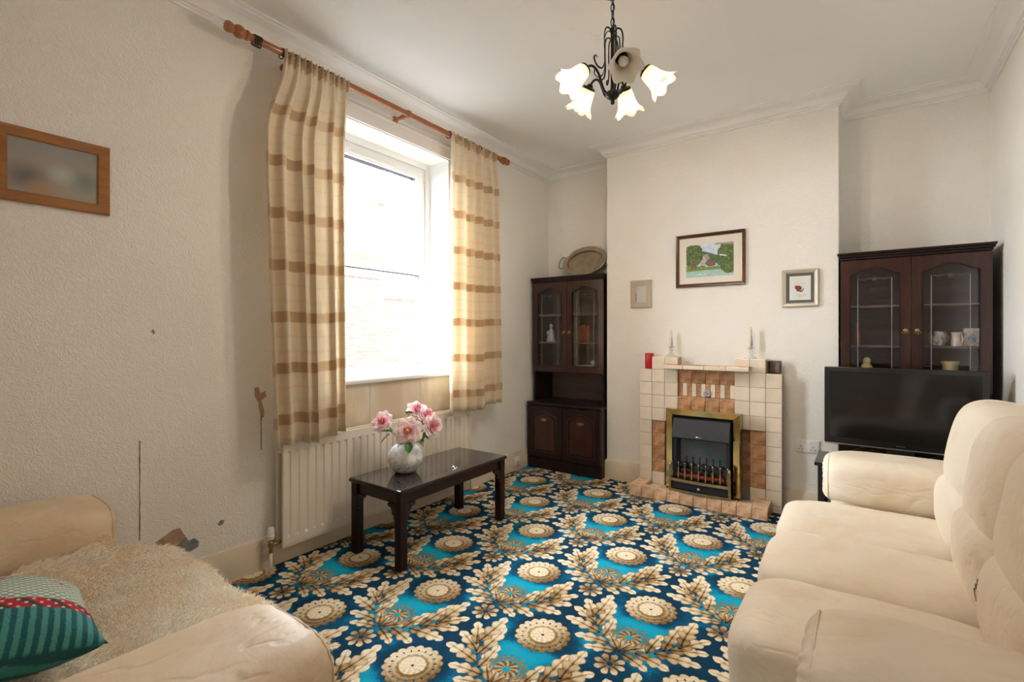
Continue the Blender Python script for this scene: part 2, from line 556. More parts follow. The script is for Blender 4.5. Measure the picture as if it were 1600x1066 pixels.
M['paper_white'] = plain('white_paper', (.80, .79, .77), .8)
M['wax'] = plain('candle_wax', (.80, .72, .55), .5, sub=.2)
M['red_wax'] = plain('red_candle', (.50, .008, .012), .35)
M['crystal'] = glass('pressed_glass', (.97, .98, .97), 1.2, .05, .28)
M['stem'] = plain('rose_stem', (.09, .10, .03), .5)
M['leaf'] = plain('rose_leaf', (.035, .13, .02), .4, c2=(.12, .27, .05), vs=30)
M['brownpaper'] = plain('exposed_brown_plaster', (.50, .33, .21), .9, var=.3, vs=18)
M['cement'] = plain('grey_cement', (.25, .24, .23), .95, var=.3, vs=40, bs=50)
M['crackm'] = plain('crack_dirt', (.42, .34, .24), .95, var=.5, vs=30)

# ------------------------------------------------------------------ room shell
bm = nb(); quad(bm, (XL, YB, 0), (XR, YB, 0), (XR, Y2, 0), (XL, Y2, 0))
struct('floor', bm, M['carpet'])
bm = nb(); box(bm, XL - WT, XR + .1, YB - .1, Y2 + .1, ZC, ZC + .1)
struct('ceiling', bm, M['ceiling'])
bm = nb()
for (a, b_, c, d) in ((YB - .1, WY0, 0, ZC), (WY1, Y2 + .1, 0, ZC), (WY0, WY1, 0, WZ0 - .03), (WY0, WY1, WZ1, ZC)):
    box(bm, XL - WT, XL, a, b_, c, d)
wall_left = struct('wall_left', bm, M['paper'])
bm = nb()
pts = [(XL, Y2), (CL, Y2), (CL, Y1), (CR, Y1), (CR, Y2), (XR, Y2), (XR, Y2 + .1), (XL, Y2 + .1)]
prism(bm, pts, 0, ZC, lambda a, b_, w: (a, b_, w))
wall_far = struct('wall_far', bm, M['paper'])
bm = nb(); box(bm, XR, XR + .1, YB - .1, Y2 + .1, 0, ZC)
struct('wall_right', bm, M['paper'])
DX0, DX1, DZ = -1.05, -.25, 2.02
bm = nb()
for (a, b_, c, d) in ((XL, DX0, 0, ZC), (DX1, XR, 0, ZC), (DX0, DX1, DZ, ZC)):
    box(bm, a, b_, YB - .1, YB, c, d)
struct('wall_back', bm, M['paper'])
# white panelled door behind the camera, seen only as a reflection
bm = nb(); box(bm, DX0, DX1, YB - .075, YB - .035, 0, DZ)
d1 = struct('door_1', bm, M['white_paint'])
for (a, b_) in ((.1, .9), (1.05, 1.9)):
    for (c, d) in ((DX0 + .1, DX0 + .37), (DX1 - .37, DX1 - .1)):
        bm = nb(); box(bm, c, d, YB - .04, YB - .025, a, b_, .008); obj('door_panel', bm, M['white_paint'], d1)
bm = nb(); lathe(bm, [(0, 0), (.012, 0), (.012, .03), (.027, .04), (.027, .06), (.0, .068)], 16, Matrix.Translation((DX1 - .06, YB - .035, 1.0)) @ Matrix.Rotation(-PI / 2, 4, 'X')); obj('door_knob', bm, M['brass'], d1, .6)
bm = nb()
for a in (DX0 - .08, DX1): box(bm, a, a + .08, YB - .005, YB + .02, 0, DZ + .08, .005)
box(bm, DX0, DX1, YB - .005, YB + .02, DZ, DZ + .08, .005)
struct('trim_3', bm, M['white_paint'])

def sweep(bm, prof, path, closed=False):
    """profile (distance from wall, z) carried along a wall line whose room side is on the left, mitred at corners"""
    n = len(path); P = [Vector((p[0], p[1])) for p in path]
    rings = []
    for i in range(n):
        d0 = (P[i] - P[i - 1]).normalized() if (closed or i > 0) else None
        d1_ = (P[(i + 1) % n] - P[i]).normalized() if (closed or i < n - 1) else None
        d0 = d0 or d1_; d1_ = d1_ or d0
        n0 = Vector((-d0.y, d0.x)); n1 = Vector((-d1_.y, d1_.x))
        mt = (n0 + n1) / (1 + n0.dot(n1))
        rings.append([bm.verts.new((P[i].x + mt.x * d, P[i].y + mt.y * d, z)) for d, z in prof])
    for i in range(n if closed else n - 1):
        a, b_ = rings[i], rings[(i + 1) % n]
        for k in range(len(prof)):
            j = (k + 1) % len(prof)
            bm.faces.new((a[k], b_[k], b_[j], a[j]))
    if not closed: bm.faces.new(rings[0]); bm.faces.new(rings[-1][::-1])

room = [(XL, YB), (XR, YB), (XR, Y2), (CR, Y2), (CR, Y1), (CL, Y1), (CL, Y2), (XL, Y2)]
cove = [(.034 + .062 * (1 - math.cos(t)), 2.744 + .046 * math.sin(t)) for t in [PI / 2 * k / 6 for k in range(7)]]
prof = [(-.004, 2.722), (.010, 2.722), (.012, 2.732), (.020, 2.734), (.022, 2.742)] + cove + [(.10, 2.792), (.112, 2.794), (.116, 2.80), (.132, 2.802), (.134, ZC + .004), (-.004, ZC + .004)]
bm = nb(); sweep(bm, prof, room, True)
struct('trim_1', bm, M['cornice'], None, .5)
sk = [(-.004, -.004), (.017, -.004), (.017, .128), (.014, .134), (.012, .148), (.006, .160), (-.004, .162)]
for nm, path in (('baseboard_left', [(XL, Y2), (XL, YB)]), ('baseboard_right', [(XR, YB), (XR, Y2)]), ('baseboard_back', [(XL, YB), (DX0 - .08, YB)]),
                 ('baseboard_far', [(-1.43, Y1), (CL, Y1), (CL, Y2), (XL + .02, Y2)]), ('baseboard_alcove', [(XR, Y2), (CR, Y2), (CR, Y1), (-.43, Y1)])):
    bm = nb(); sweep(bm, sk, path); struct(nm, bm, M['cream_paint'], None, .5)

# lintel board with bead over the window
bm = nb(); box(bm, XL - .002, XL + .012, WY0 - .1, WY1 + .1, WZ1, WZ1 + .075, .002); box(bm, XL, XL + .02, WY0 - .12, WY1 + .12, WZ1 + .075, WZ1 + .09, .005); box(bm, XL, XL + .012, WY0 - .12, WY1 + .12, WZ1 + .105, WZ1 + .113, .003)
struct('trim_2', bm, M['white_paint'])

# ------------------------------------------------------------------ window
FX = XL - .215       # room face of the window frame
bm = nb()
# white boarded reveal lining
box(bm, FX - .08, XL + .0015, WY0 - .004, WY0 + .008, WZ0, WZ1 - .002); box(bm, FX - .08, XL + .0015, WY1 - .008, WY1 + .004, WZ0, WZ1 - .002); box(bm, FX - .08, XL + .0015, WY0 + .008, WY1 - .008, WZ1 - .008, WZ1 + .004)
w1 = struct('window_1', bm, M['white_paint'])
bm = nb()
box(bm, FX - .03, FX + .018, WY0, WY0 + .05, WZ0, WZ1, .003); box(bm, FX - .03, FX + .018, WY1 - .045, WY1, WZ0, WZ1, .003); box(bm, FX - .03, FX + .018, WY0 + .05, WY1 - .045, WZ1 - .05, WZ1, .003)
obj('inner_frame', bm, M['white_paint'], w1)
bm = nb(); box(bm, FX - .08, XL + .035, WY0 - .06, WY1 + .02, WZ0 - .032, WZ0, .012, 3)
obj('window_sill', bm, M['white_paint'], w1, .6)
a0, a1, z0, z1 = WY0 + .05, WY1 - .045, WZ0, WZ1 - .05
def rect_frame(bm, ya, yb, za, zb, w, xa, xb, bev=.004):
    box(bm, xa, xb, ya, ya + w, za, zb, bev); box(bm, xa, xb, yb - w, yb, za, zb, bev)
    box(bm, xa, xb, ya + w, yb - w, za, za + w, bev); box(bm, xa, xb, ya + w, yb - w, zb - w, zb, bev)
bm = nb(); rect_frame(bm, a0, a1, z0, z1, .052, FX - .07, FX); box(bm, FX - .07, FX, a0 + .05, a1 - .05, 1.675, 1.74, .004)
obj('window_frame', bm, M['upvc'], w1)
bm = nb(); rect_frame(bm, a0 + .04, a1 - .04, 1.72, z1 - .035, .052, FX - .06, FX + .018)
sash = obj('sash', bm, M['upvc'], w1)
bm = nb(); box(bm, FX + .016, FX + .03, 2.165, 2.295, 1.742, 1.760, .004); box(bm, FX + .025, FX + .042, 2.21, 2.30, 1.746, 1.757, .004)
obj('handle', bm, M['white_plastic'], sash, .5)
bm = nb(); box(bm, FX + .015, FX + .026, 1.98, 2.36, z1 - .075, z1 - .05, .004)
obj('trickle_vent', bm, M['white_plastic'], sash)
for (ya, yb, za, zb) in ((a0 + .088, a1 - .088, 1.768, z1 - .083), (a0 + .05, a1 - .05, z0 + .05, 1.677)):
    bm = nb(); rect_frame(bm, ya, yb, za, zb, .007, FX - .055, FX - .01, 0); obj('gasket', bm, M['gasket'], w1)
    bm = nb(); box(bm, FX - .035, FX - .031, ya, yb, za, zb); obj('pane', bm, M['pane'], w1)
# bare boards under the sill
for (ya, yb) in ((1.62, 1.985), (1.988, 2.415), (2.418, 2.74)):
    bm = nb(); box(bm, XL - .004, XL + .004, ya, yb, .17, WZ0 - .034, .001); tag(obj('panel', bm, M['bare_plaster'], wall_left), 'bare brown board below the window sill')

# wear of the wallpaper: open seams, torn strip, broken plaster by the skirting
def patch(name, pts, m, label, d=.002):
    bm = nb(); prism(bm, pts, XL - .001, XL + d, lambda a, b_, w: (w, a, b_))
    return tag(obj(name, bm, m, wall_left), label)
def jag(y, za, zb, w, n=16):
    L = [(y - w * random.uniform(.3, 1), za + (zb - za) * k / n) for k in range(n + 1)]
    R = [(y + w * random.uniform(.3, 1), za + (zb - za) * k / n) for k in range(n, -1, -1)]
    return L + R
patch('open_seam', jag(.773, .33, .76, .0035), M['crackm'], 'split wallpaper seam above the tan sofa')
patch('open_seam', jag(1.297, .62, .80, .004), M['crackm'], 'dark open wallpaper seam')
patch('torn_strip', [(1.262, .945), (1.285, .948), (1.292, .915), (1.318, .925), (1.325, .895), (1.297, .878), (1.312, .83), (1.312, .79), (1.298, .785), (1.287, .84), (1.282, .872), (1.266, .90)], M['brownpaper'], 'torn strip of wallpaper showing brown plaster')
patch('broken_plaster', [(.83, .30), (.90, .335), (.925, .335), (.95, .285), (.90, .25), (.85, .27)], M['brownpaper'], 'hole in the wallpaper showing brown brick', .002)
patch('cement_patch', [(.90, .25), (.95, .285), (.962, .262), (.985, .268), (1.005, .245), (1.0, .222), (.97, .212), (.93, .222), (.89, .24)], M['cement'], 'grey cement showing in the broken wallpaper', .003)
patch('scuff', [(1.085, .30), (1.10, .315), (1.118, .312), (1.112, .295), (1.098, .288)], M['cement'], 'small grey scuff on the wallpaper', .0012)
patch('scuff', [(.815, 1.235), (.822, 1.245), (.83, 1.228), (.824, 1.22)], M['cement'], 'small grey scuff on the wallpaper', .0012)

# ------------------------------------------------------------------ houses outside
# the rest of this house: upper storey with eaves and the neighbouring rooms, unseen, added to shade the passage outside
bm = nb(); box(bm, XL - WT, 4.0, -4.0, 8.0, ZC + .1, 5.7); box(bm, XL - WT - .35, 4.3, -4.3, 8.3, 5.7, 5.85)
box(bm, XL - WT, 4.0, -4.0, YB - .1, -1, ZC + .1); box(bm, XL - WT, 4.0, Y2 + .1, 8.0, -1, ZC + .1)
struct('wall_unseen_house', bm, M['brick'])
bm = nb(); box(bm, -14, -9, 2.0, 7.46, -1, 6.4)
nh = thing('neighbour_house', 'red brick house wall seen through the window', 'building', (-9, 5, -1))
def wpart(name, bm, m, p, smooth=None, label=None):
    """part built in world coordinates under a thing that is only moved"""
    bm.transform(Matrix.Translation(-Vector(p.location)))
    o = obj(name, bm, m, p, smooth)
    if label: o['label'] = label
    return o
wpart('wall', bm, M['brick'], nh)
bm = nb(); prism(bm, [(7.30, 4.25), (7.85, 4.25), (7.85, 4.42), (7.55, 4.78), (7.30, 4.80)], -9.35, -8.9, lambda a, b_, w: (w, a, b_)); wpart('eaves_box', bm, M['render'], nh)
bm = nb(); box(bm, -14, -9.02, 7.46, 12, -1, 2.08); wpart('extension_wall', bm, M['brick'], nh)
bm = nb(); box(bm, -13.9, -8.97, 7.48, 12, 2.08, 2.66); wpart('parapet', bm, M['render'], nh)
bm = nb(); box(bm, -9.03, -8.96, 6.1, 7.35, 2.50, 2.72); wpart('window_lintel', bm, M['render'], nh)
bm = nb(); quad(bm, (-30, -20, -1), (XL - WT, -20, -1), (XL - WT, 30, -1), (-30, 30, -1)); struct('ground_outside', bm, plain('dark_tarmac', (.08, .08, .08), .95, spec=.1))

# ------------------------------------------------------------------ curtain rod
RX_, RZ_ = -2.40, 2.66
M['ring'] = plain('dark_bronze_ring', (.05, .032, .018), .4, .6)
rod = thing('curtain_rod', 'orange pine curtain pole with turned finials above the window', 'curtain rod', (XL, 2.2, RZ_))
ya, yb = 1.17, 3.19
My = lambda y, s=1: Matrix.Translation((RX_, y, RZ_)) @ Matrix.Rotation(-s * PI / 2, 4, 'X')
bm = nb(); lathe(bm, [(0, 0), (.0175, 0), (.0175, yb - ya), (0, yb - ya)], 16, My(ya)); wpart('pole', bm, M['rod_wood'], rod, .6)
fin = [(r_ * 1.25, z_ * 1.05) for r_, z_ in [(0, 0), (.016, 0), (.019, .006), (.019, .014), (.015, .02), (.019, .026), (.024, .04), (.024, .052), (.018, .064), (.014, .07), (.019, .078), (.021, .092), (.017, .102), (.0, .105)]]
for y, s in ((ya, -1), (yb, 1)):
    bm = nb(); lathe(bm, fin, 20, My(y, s)); wpart('finial', bm, M['rod_wood'], rod, .8)
for y in (1.42, 2.19, 3.02):
    bm = nb()
    lathe(bm, [(0, 0), (.022, 0), (.024, .008), (.016, .016), (.011, .03), (.013, .07), (.018, .085), (.012, .10), (0, .125)], 14, Matrix.Translation((XL, y, RZ_ - .004)) @ Matrix.Rotation(PI / 2, 4, 'Y'))
    lathe(bm, [(.0175, -.012), (.023, -.012), (.025, 0), (.023, .012), (.0175, .012)], 16, My(y))
    wpart('bracket', bm, M['rod_wood'], rod, .7)
for y in [1.195 + .009 * k for k in range(4)] + [1.335 + .07 * k for k in range(6)] + [2.575 + .085 * k for k in range(7)]:
    bm = nb(); tube(bm, [(RX_ + .0245 * math.cos(t), y + .004 * math.sin(t * 3), RZ_ - .005 + .0245 * math.sin(t)) for t in [2 * PI * k / 16 for k in range(16)]], .0032, 6, True)
    wpart('ring', bm, M['ring'], rod, 3.2)

# ------------------------------------------------------------------ curtains
def curtain(label, tops, mids, bots, nf, seed, wide):
    z0_, z1_ = .655, 2.655
    bm = nb(); NU, NV = 150, 46
    rnd = random.Random(seed)
    ph = [rnd.uniform(-.5, .5) for _ in range(8)]
    def f(i, j):
        t = 1 - j            # 0 top .. 1 bottom
        z = z1_ + (z0_ - z1_) * t
        k = min(1, t / .22)
        k = k * k * (3 - 2 * k)
        e0 = tops[0] + (mids[0] - tops[0]) * k; e1 = tops[1] + (mids[1] - tops[1]) * k
        k2 = max(0, (t - .3) / .7)
        e0 += (bots[0] - mids[0]) * k2; e1 += (bots[1] - mids[1]) * k2
        ii = i + .018 * math.sin(2 * PI * i * 2.3 + ph[0]) * (1 + t)
        a = 2 * PI * nf * ii + ph[1] + .5 * math.sin(t * 3 + ph[2])
        body = math.sin(a) * .030 + math.sin(a * .5 + ph[3]) * .008 * t
        body = body / (abs(body) + .018) * .048 if abs(body) > 0 else 0
        head = math.sin(2 * PI * nf * 2 * i + ph[4]) * .011
        hd = max(0, 1 - t / .10)
        x = RX_ + .026 + body * (1 - hd) * (.55 + .45 * min(1, t * 2)) + head * hd
        y = e0 + (e1 - e0) * i + .010 * math.cos(a) * (1 - hd)
        z += (.012 * math.sin(i * 9 + ph[5]) + .02 * (i - .5)) * t * t + (.008 * math.sin(2 * PI * nf * 2 * i) + .01) * hd
        return Vector((max(x, -2.428), y, z))
    vs = grid(bm, f, NU, NV)
    uvl = bm.loops.layers.uv.new('cloth')
    idx = {}
    for i, row in enumerate(vs):
        for j, v in enumerate(row): idx[v] = (i / NU * wide, j / NV * 2.0)
    for fc in bm.faces:
        for lp in fc.loops: lp[uvl].uv = idx[lp.vert]
    o = obj('curtain', bm, M['curtain'], None, 3.2)
    md = o.modifiers.new('cloth_thickness', 'SOLIDIFY'); md.thickness = .003; md.offset = 0
    return tag(o, label, 'curtain', 'plaid curtains at the window')
curtain('beige plaid curtain hanging beside the torn wallpaper strip', (1.335, 1.715), (1.225, 1.70), (1.275, 1.712), 5.6, 3, 1.35)
curtain('beige plaid curtain hanging on the window side nearer the corner cabinet', (2.575, 3.09), (2.555, 3.12), (2.535, 3.165), 5.2, 9, 1.35)

# ------------------------------------------------------------------ radiator
rad = thing('radiator', 'cream fluted panel radiator under the window', 'radiator', (XL, 2.1, 0))
RY0, RY1, RZ0, RZ1 = 1.36, 2.86, .105, .66
def rad_panel(xf, name):
    bm = nb()
    n = 30; pit = (RY1 - RY0 - .02) / n
    ys = [RY0, RY0 + .004]
    dep = [.006, 0]
    for k in range(n):
        y0 = RY0 + .01 + k * pit
        for fr, d in ((.10, 0), (.28, .002), (.38, .011), (.62, .011), (.72, .002), (.9, 0)): ys.append(y0 + fr * pit); dep.append(-d)
    ys += [RY1 - .004, RY1]; dep += [0, .006]
    zs = [(RZ0, 0), (RZ0 + .012, 0), (RZ0 + .028, 0), (RZ0 + .05, 0), (RZ0 + .065, 1), (RZ1 - .065, 1), (RZ1 - .05, 0), (RZ1 - .02, 0), (RZ1 - .004, 0), (RZ1, 0)]
    vs = []
    for y, d in zip(ys, dep):
        row = []
        for k, (z, mk) in enumerate(zs):
            x = xf + (d * mk if d < 0 else -d)
            if k in (0, len(zs) - 1): x = xf - .006
            row.append(bm.verts.new((x, y, z)))
        vs.append(row)
    for a, b_ in zip(vs, vs[1:]):
        for j in range(len(zs) - 1): bm.faces.new((a[j], b_[j], b_[j + 1], a[j + 1]))
    box(bm, xf - .014, xf - .009, RY0, RY1, RZ0, RZ1)
    wpart(name, bm, M['rad'], rad, .6)
rad_panel(-2.434, 'panel'); rad_panel(-2.492, 'rear_panel')
bm = nb()
for k in range(75):
    y = RY0 + .01 + k * .02
    box(bm, -2.495, -2.448, y, y + .012, RZ1 - .012, RZ1 - .004)
box(bm, -2.50, -2.444, RY0, RY0 + .003, RZ1 - .06, RZ1 - .03)
wpart('top_grille', bm, M['rad'], rad)
bm = nb()
for y in (1.6, 2.6):
    bm = nb(); box(bm, XL + .002, -2.5, y, y + .04, .2, .6); wpart('wall_bracket', bm, M['rad'], rad)
bm = nb(); lathe(bm, [(0, 0), (.015, 0), (.019, .006), (.019, .02), (.0165, .023), (.0165, .052), (.012, .06), (0, .06)], 18, Matrix.Translation((-2.47, 1.315, .165)), lambda a, k: 1 + (.05 * math.cos(12 * a) if k in (4, 5) else 0))
vh = wpart('valve_head', bm, M['white_plastic'], rad, .6)
bm = nb(); lathe(bm, [(0, 0), (.010, 0), (.010, .03), (.014, .032), (.014, .055), (.009, .06), (.009, .075), (0, .075)], 12, Matrix.Translation((-2.47, 1.315, .095))); tube(bm, [(-2.47, 1.315, .135), (-2.47, 1.37, .135)], .009, 10)
wpart('valve_body', bm, M['old_brass'], rad, .6)
bm = nb(); tube(bm, [(-2.47, 1.315, .0), (-2.47, 1.315, .1)], .0075, 10); wpart('pipe', bm, M['white_paint'], rad, 3.2)
bm = nb(); tube(bm, [(-2.47, 2.895, .0), (-2.47, 2.895, .125), (-2.47, 2.885, .135), (-2.47, 2.85, .135)], .0075, 10); wpart('pipe', bm, M['white_paint'], rad, 3.2)

# ------------------------------------------------------------------ coffee table
TX, TY, TZ = -2.115, 2.14, .42
tb = thing('coffee_table', 'dark mahogany coffee table with a glass covered top', 'table', (TX, TY, 0))
hx, hy = .215, .46
bm = nb(); box(bm, -hx, hx, -hy, hy, TZ - .022, TZ - .006, .006, 3); obj('tabletop', bm, M['table_wood'], tb, .6)
m, nt, b = newmat('dark_table_glass'); setc(nt, b, (.022, .017, .016)); b.inputs['Roughness'].default_value = .07; b.inputs['IOR'].default_value = 1.6; b.inputs['Coat Weight'].default_value = .6; b.inputs['Coat Roughness'].default_value = .03
M['table_glass'] = m
bm = nb(); box(bm, -hx + .004, hx - .004, -hy + .004, hy - .004, TZ - .006, TZ, .002); obj('glass_top', bm, m, tb)
lx, ly = hx - .035, hy - .035
for sx in (-1, 1):
    bm = nb(); box(bm, sx * lx - .010, sx * lx + .010, -ly, ly, TZ - .082, TZ - .022, .002); obj('apron', bm, M['table_wood'], tb)
for sy in (-1, 1):
    bm = nb(); box(bm, -lx, lx, sy * ly - .010, sy * ly + .010, TZ - .082, TZ - .022, .002); obj('apron', bm, M['table_wood'], tb)
ear = [(0, 0), (.058, 0), (.060, -.010), (.048, -.020), (.036, -.018), (.030, -.030), (.022, -.038), (.024, -.052), (.012, -.062), (.010, -.078), (0, -.084)]
for sx in (-1, 1):
    for sy in (-1, 1):
        bm = nb(); cx_, cy_ = sx * lx, sy * ly
        box(bm, cx_ - .024, cx_ + .024, cy_ - .024, cy_ + .024, 0, TZ - .022, .003)
        for g in (-.012, 0, .012):
            box(bm, cx_ + g - .003, cx_ + g + .003, cy_ - .0255, cy_ + .0255, .01, TZ - .03); box(bm, cx_ - .0255, cx_ + .0255, cy_ + g - .003, cy_ + g + .003, .01, TZ - .03)
        leg = obj('leg', bm, M['table_wood'], tb)
        bm = nb()
        prism(bm, ear, -.008, .008, lambda a, b_, w: (cx_ - sx * (.024 + a), cy_ + sy * .012 + w, TZ - .082 + b_)); obj('bracket', bm, M['table_wood'], leg)
        bm = nb()
        prism(bm, ear, -.008, .008, lambda a, b_, w: (cx_ + sx * .012 + w, cy_ - sy * (.024 + a), TZ - .082 + b_)); obj('bracket', bm, M['table_wood'], leg)
bm = nb()
pillow(bm, (-1.985, 2.17, TZ + .006), (.012, .008, .006), 1, 1, nu=8, nv=12); tube(bm, [(-1.985 + .011 * math.cos(t) + .018, 2.17 + .011 * math.sin(t), TZ + .002) for t in [2 * PI * k / 12 for k in range(12)]], .002, 5, True)
tag(obj('trinket', bm, M['chrome'], None, 3.2), 'tiny silver trinket lying on the glass table top', 'trinket')

# ------------------------------------------------------------------ vase and roses
VX, VY = -2.157, 1.945
def marbled_glass():
    m, nt, b = newmat('white_marbled_glass')
    vec, (x, y, z) = coords(nt)
    n1 = noisex(nt, vec, 16, 4, .6, 2.0); n2 = noisex(nt, vec, 60, 3, .6, 1.5)
    k = n1.ss(.50, .62) * n2.ss(.50, .60) * (z * -1 + .16).ss(0, .1)
    setc(nt, b, mixc(nt, mixc(nt, (.88, .90, .92), (.68, .72, .76), n1.ss(.4, .65)), (.08, .08, .09), k * .85))
    b.inputs['Roughness'].default_value = .08; b.inputs['Coat Weight'].default_value = .5
    return m
bm = nb()
vp = [(0, 0), (.045, 0), (.060, .006), (.085, .035), (.101, .070), (.103, .092), (.094, .122), (.072, .150), (.046, .166), (.038, .174), (.042, .184), (.040, .186), (.034, .176), (.040, .160), (.0, .150)]
lathe(bm, vp, 40, Matrix.Translation((0, 0, 0)))
vase = tag(obj('vase', bm, marbled_glass(), None, 3.2, (VX, VY, TZ)), 'round white marbled glass vase holding the pink roses', 'vase')
Rv, Fv = Vector((.813, .582, 0)), Vector((-.582, .813, 0))

def petal_mat():
    m, nt, b = newmat('rose_petal')
    vec, (x, y, z) = coords(nt)
    r = (x * x + y * y).sqrt()
    oi = nt.nodes.new('ShaderNodeObjectInfo')
    f = (r * 18 + noisex(nt, vec, 25, 2) * .5 - .1 + (z * 6))
    col = ramp(nt, f, [(.05, (.68, .06, .14)), (.25, (.84, .24, .34)), (.55, (.92, .52, .59)), (1, (.95, .78, .79))])
    setc(nt, b, col); b.inputs['Roughness'].default_value = .6
    b.inputs['Subsurface Weight'].default_value = .15; b.inputs['Subsurface Radius'].default_value = (.01, .004, .004)
    return m
M['petal'] = petal_mat()
M['stamen'] = plain('apricot_rose_heart', (.85, .33, .10), .7, c2=(.75, .15, .10), vs=60)

def bloom(R, seed, opened=1.0):
    rnd = random.Random(seed); bm = nb()
    for k, n in enumerate((3, 4, 5, 5, 6, 7)):
        rk = R * (.14 + .17 * k); hk = R * (.82 - .06 * k) ; tilt = (.04 + .15 * k) * opened
        for p in range(n):
            ph = 2 * PI * (p + .5 * (k % 2)) / n + rnd.uniform(-.2, .2); wd = PI / n * 1.35; kk = rnd.uniform(.9, 1.12)
            def f(i, j):
                a = ph + (i - .5) * 2 * wd * math.sin(PI * (.16 + .78 * j)) ** .6
                h = j
                rad = rk * (.25 + .75 * math.sin(h * PI / 2)) + tilt * R * .45 * h * h
                rad += R * .05 * h * math.cos((i - .5) * 6)
                zz = hk * kk * h * (1 - .35 * tilt * h) - R * .12 * h * h * abs(i - .5) * 2 - .3 * R * (k / 5) + (-R * .10 * tilt if h > .9 else 0)
                return Vector((rad * math.cos(a), rad * math.sin(a), zz))
            grid(bm, f, 6, 5)
    return bm

def rose(label, du, dz, dd, R, facing, seed, opened=1.0, heart=False, leaves=2):
    pos = Vector((VX, VY, 0)) + Rv * du + Fv * dd; pos.z = dz
    neck = Vector((VX, VY, TZ + .178)) + Rv * max(-.018, min(.018, du * .2)) + Fv * max(-.015, min(.015, dd * .2))
    t = thing('rose', label, 'flower', tuple(pos), 0, 'pink roses in the vase')
    d = (Rv * facing[0] + Fv * facing[1] + Vector((0, 0, facing[2]))).normalized()
    q = d.to_track_quat('Z', 'Y').to_matrix().to_4x4()
    o = obj('bloom', bloom(R, seed, opened), M['petal'], t, 3.2); o.matrix_local = q
    if heart:
        bm = nb(); pillow(bm, (0, 0, R * .45), (R * .24, R * .24, R * .2), 1, 1, nu=10, nv=14, wr=.004, seed=2); h = obj('heart', bm, M['stamen'], o, 3.2)
    bm = nb(); lathe(bm, [(0, -R * .55), (R * .16, -R * .5), (R * .22, -R * .32), (R * .1, -R * .2), (0, -R * .2)], 10); o2 = obj('calyx', bm, M['leaf'], t, 3.2); o2.matrix_local = q
    bm = nb()
    p0 = neck - pos - Vector((0, 0, .10)); p0.x *= .6; p0.y *= .6
    p1 = neck - pos; p3 = -d * R * .45
    p2 = p1.lerp(p3, .6) + Vector((0, 0, .012))
    pts = []
    for k in range(13):
        s = k / 12
        if s < .3: pts.append(p0.lerp(p1, s / .3))
        else:
            u = (s - .3) / .7
            pts.append(p1 * (1 - u) ** 2 + p2 * 2 * u * (1 - u) + p3 * u * u)
    tube(bm, pts, .0026, 6); obj('stem', bm, M['stem'], t, 3.2)
    return t
def leafm(L, W):
    bm = nb()
    def f(i, j):
        w = W * math.sin(PI * min(1, j * .97 + .03)) ** .75 * (1 - .25 * j)
        a = (i - .5) * 2
        return Vector((a * w, L * j, .12 * L * (abs(a) ** 1.5) * .8 - .25 * L * j * j + .004 * math.sin(j * 25) * abs(a)))
    grid(bm, f, 6, 10)
    return bm
def add_leaf(t, at, direction, L, W, roll=0.0):
    bm = leafm(L * 1.15, W * 1.3)
    d = Vector(direction).normalized()
    q = d.to_track_quat('Y', 'Z').to_matrix().to_4x4()
    o = obj('leaf', bm, M['leaf'], t, 3.2)
    o.matrix_local = Matrix.Translation(at) @ q @ Matrix.Rotation(roll, 4, 'Y')
r1 = rose('deep pink rose leaning out of the vase over the glass table, on a bare stem', -.134, .714, -.01, .054, (-.25, -.75, .45), 1, .75)
r2 = rose('large open pink rose with an apricot heart, low over the vase rim', .030, .668, -.07, .062, (.0, -.95, .25), 2, 1.15, True)
r3 = rose('pale pink rose at the very top of the bunch', .060, .775, .04, .052, (.25, -.45, .6), 3, .8)
r4 = rose('pink rose between the topmost rose and the one drooping towards the cabinet', .118, .742, .04, .054, (.55, -.4, .6), 4, .85)
r5 = rose('pink rose drooping towards the corner cabinet', .163, .690, -.01, .054, (.65, -.6, .2), 5, .85)
def Wd(u, f, z): return Rv * u + Fv * f + Vector((0, 0, z))
add_leaf(r1, Wd(.045, .0, -.075), Wd(-.8, -.3, -.5), .055, .019, .3); add_leaf(r1, Wd(.10, .0, -.055), Wd(-.5, -.5, .1), .045, .016, -.4); add_leaf(r1, Wd(.065, -.02, -.055), Wd(-.9, -.2, .25), .05, .017, .5)
add_leaf(r2, Wd(-.02, .02, -.05), Wd(-.5, -.6, -.3), .055, .021, .2); add_leaf(r2, Wd(.005, -.015, -.06), Wd(.2, -.7, -.75), .055, .021, 0); add_leaf(r2, Wd(.04, .02, -.06), Wd(.8, -.4, -.15), .055, .02, -.3)
add_leaf(r3, Wd(-.03, -.02, -.03), Wd(-.3, -.6, .6), .05, .019, .3); add_leaf(r3, Wd(-.035, -.02, -.055), Wd(-.9, -.3, .0), .05, .019, -.2); add_leaf(r3, Wd(-.02, -.03, -.06), Wd(.3, -.6, .1), .045, .016, .4)
add_leaf(r4, Wd(-.03, -.03, -.04), Wd(-.2, -.7, .3), .055, .02, .1); add_leaf(r4, Wd(-.02, -.03, -.05), Wd(.6, -.6, .25), .045, .016, -.4)
add_leaf(r5, Wd(-.05, .0, -.04), Wd(.5, -.7, -.4), .045, .016, .2); add_leaf(r5, Wd(-.09, .0, -.05), Wd(.6, -.5, -.5), .055, .019, .4)

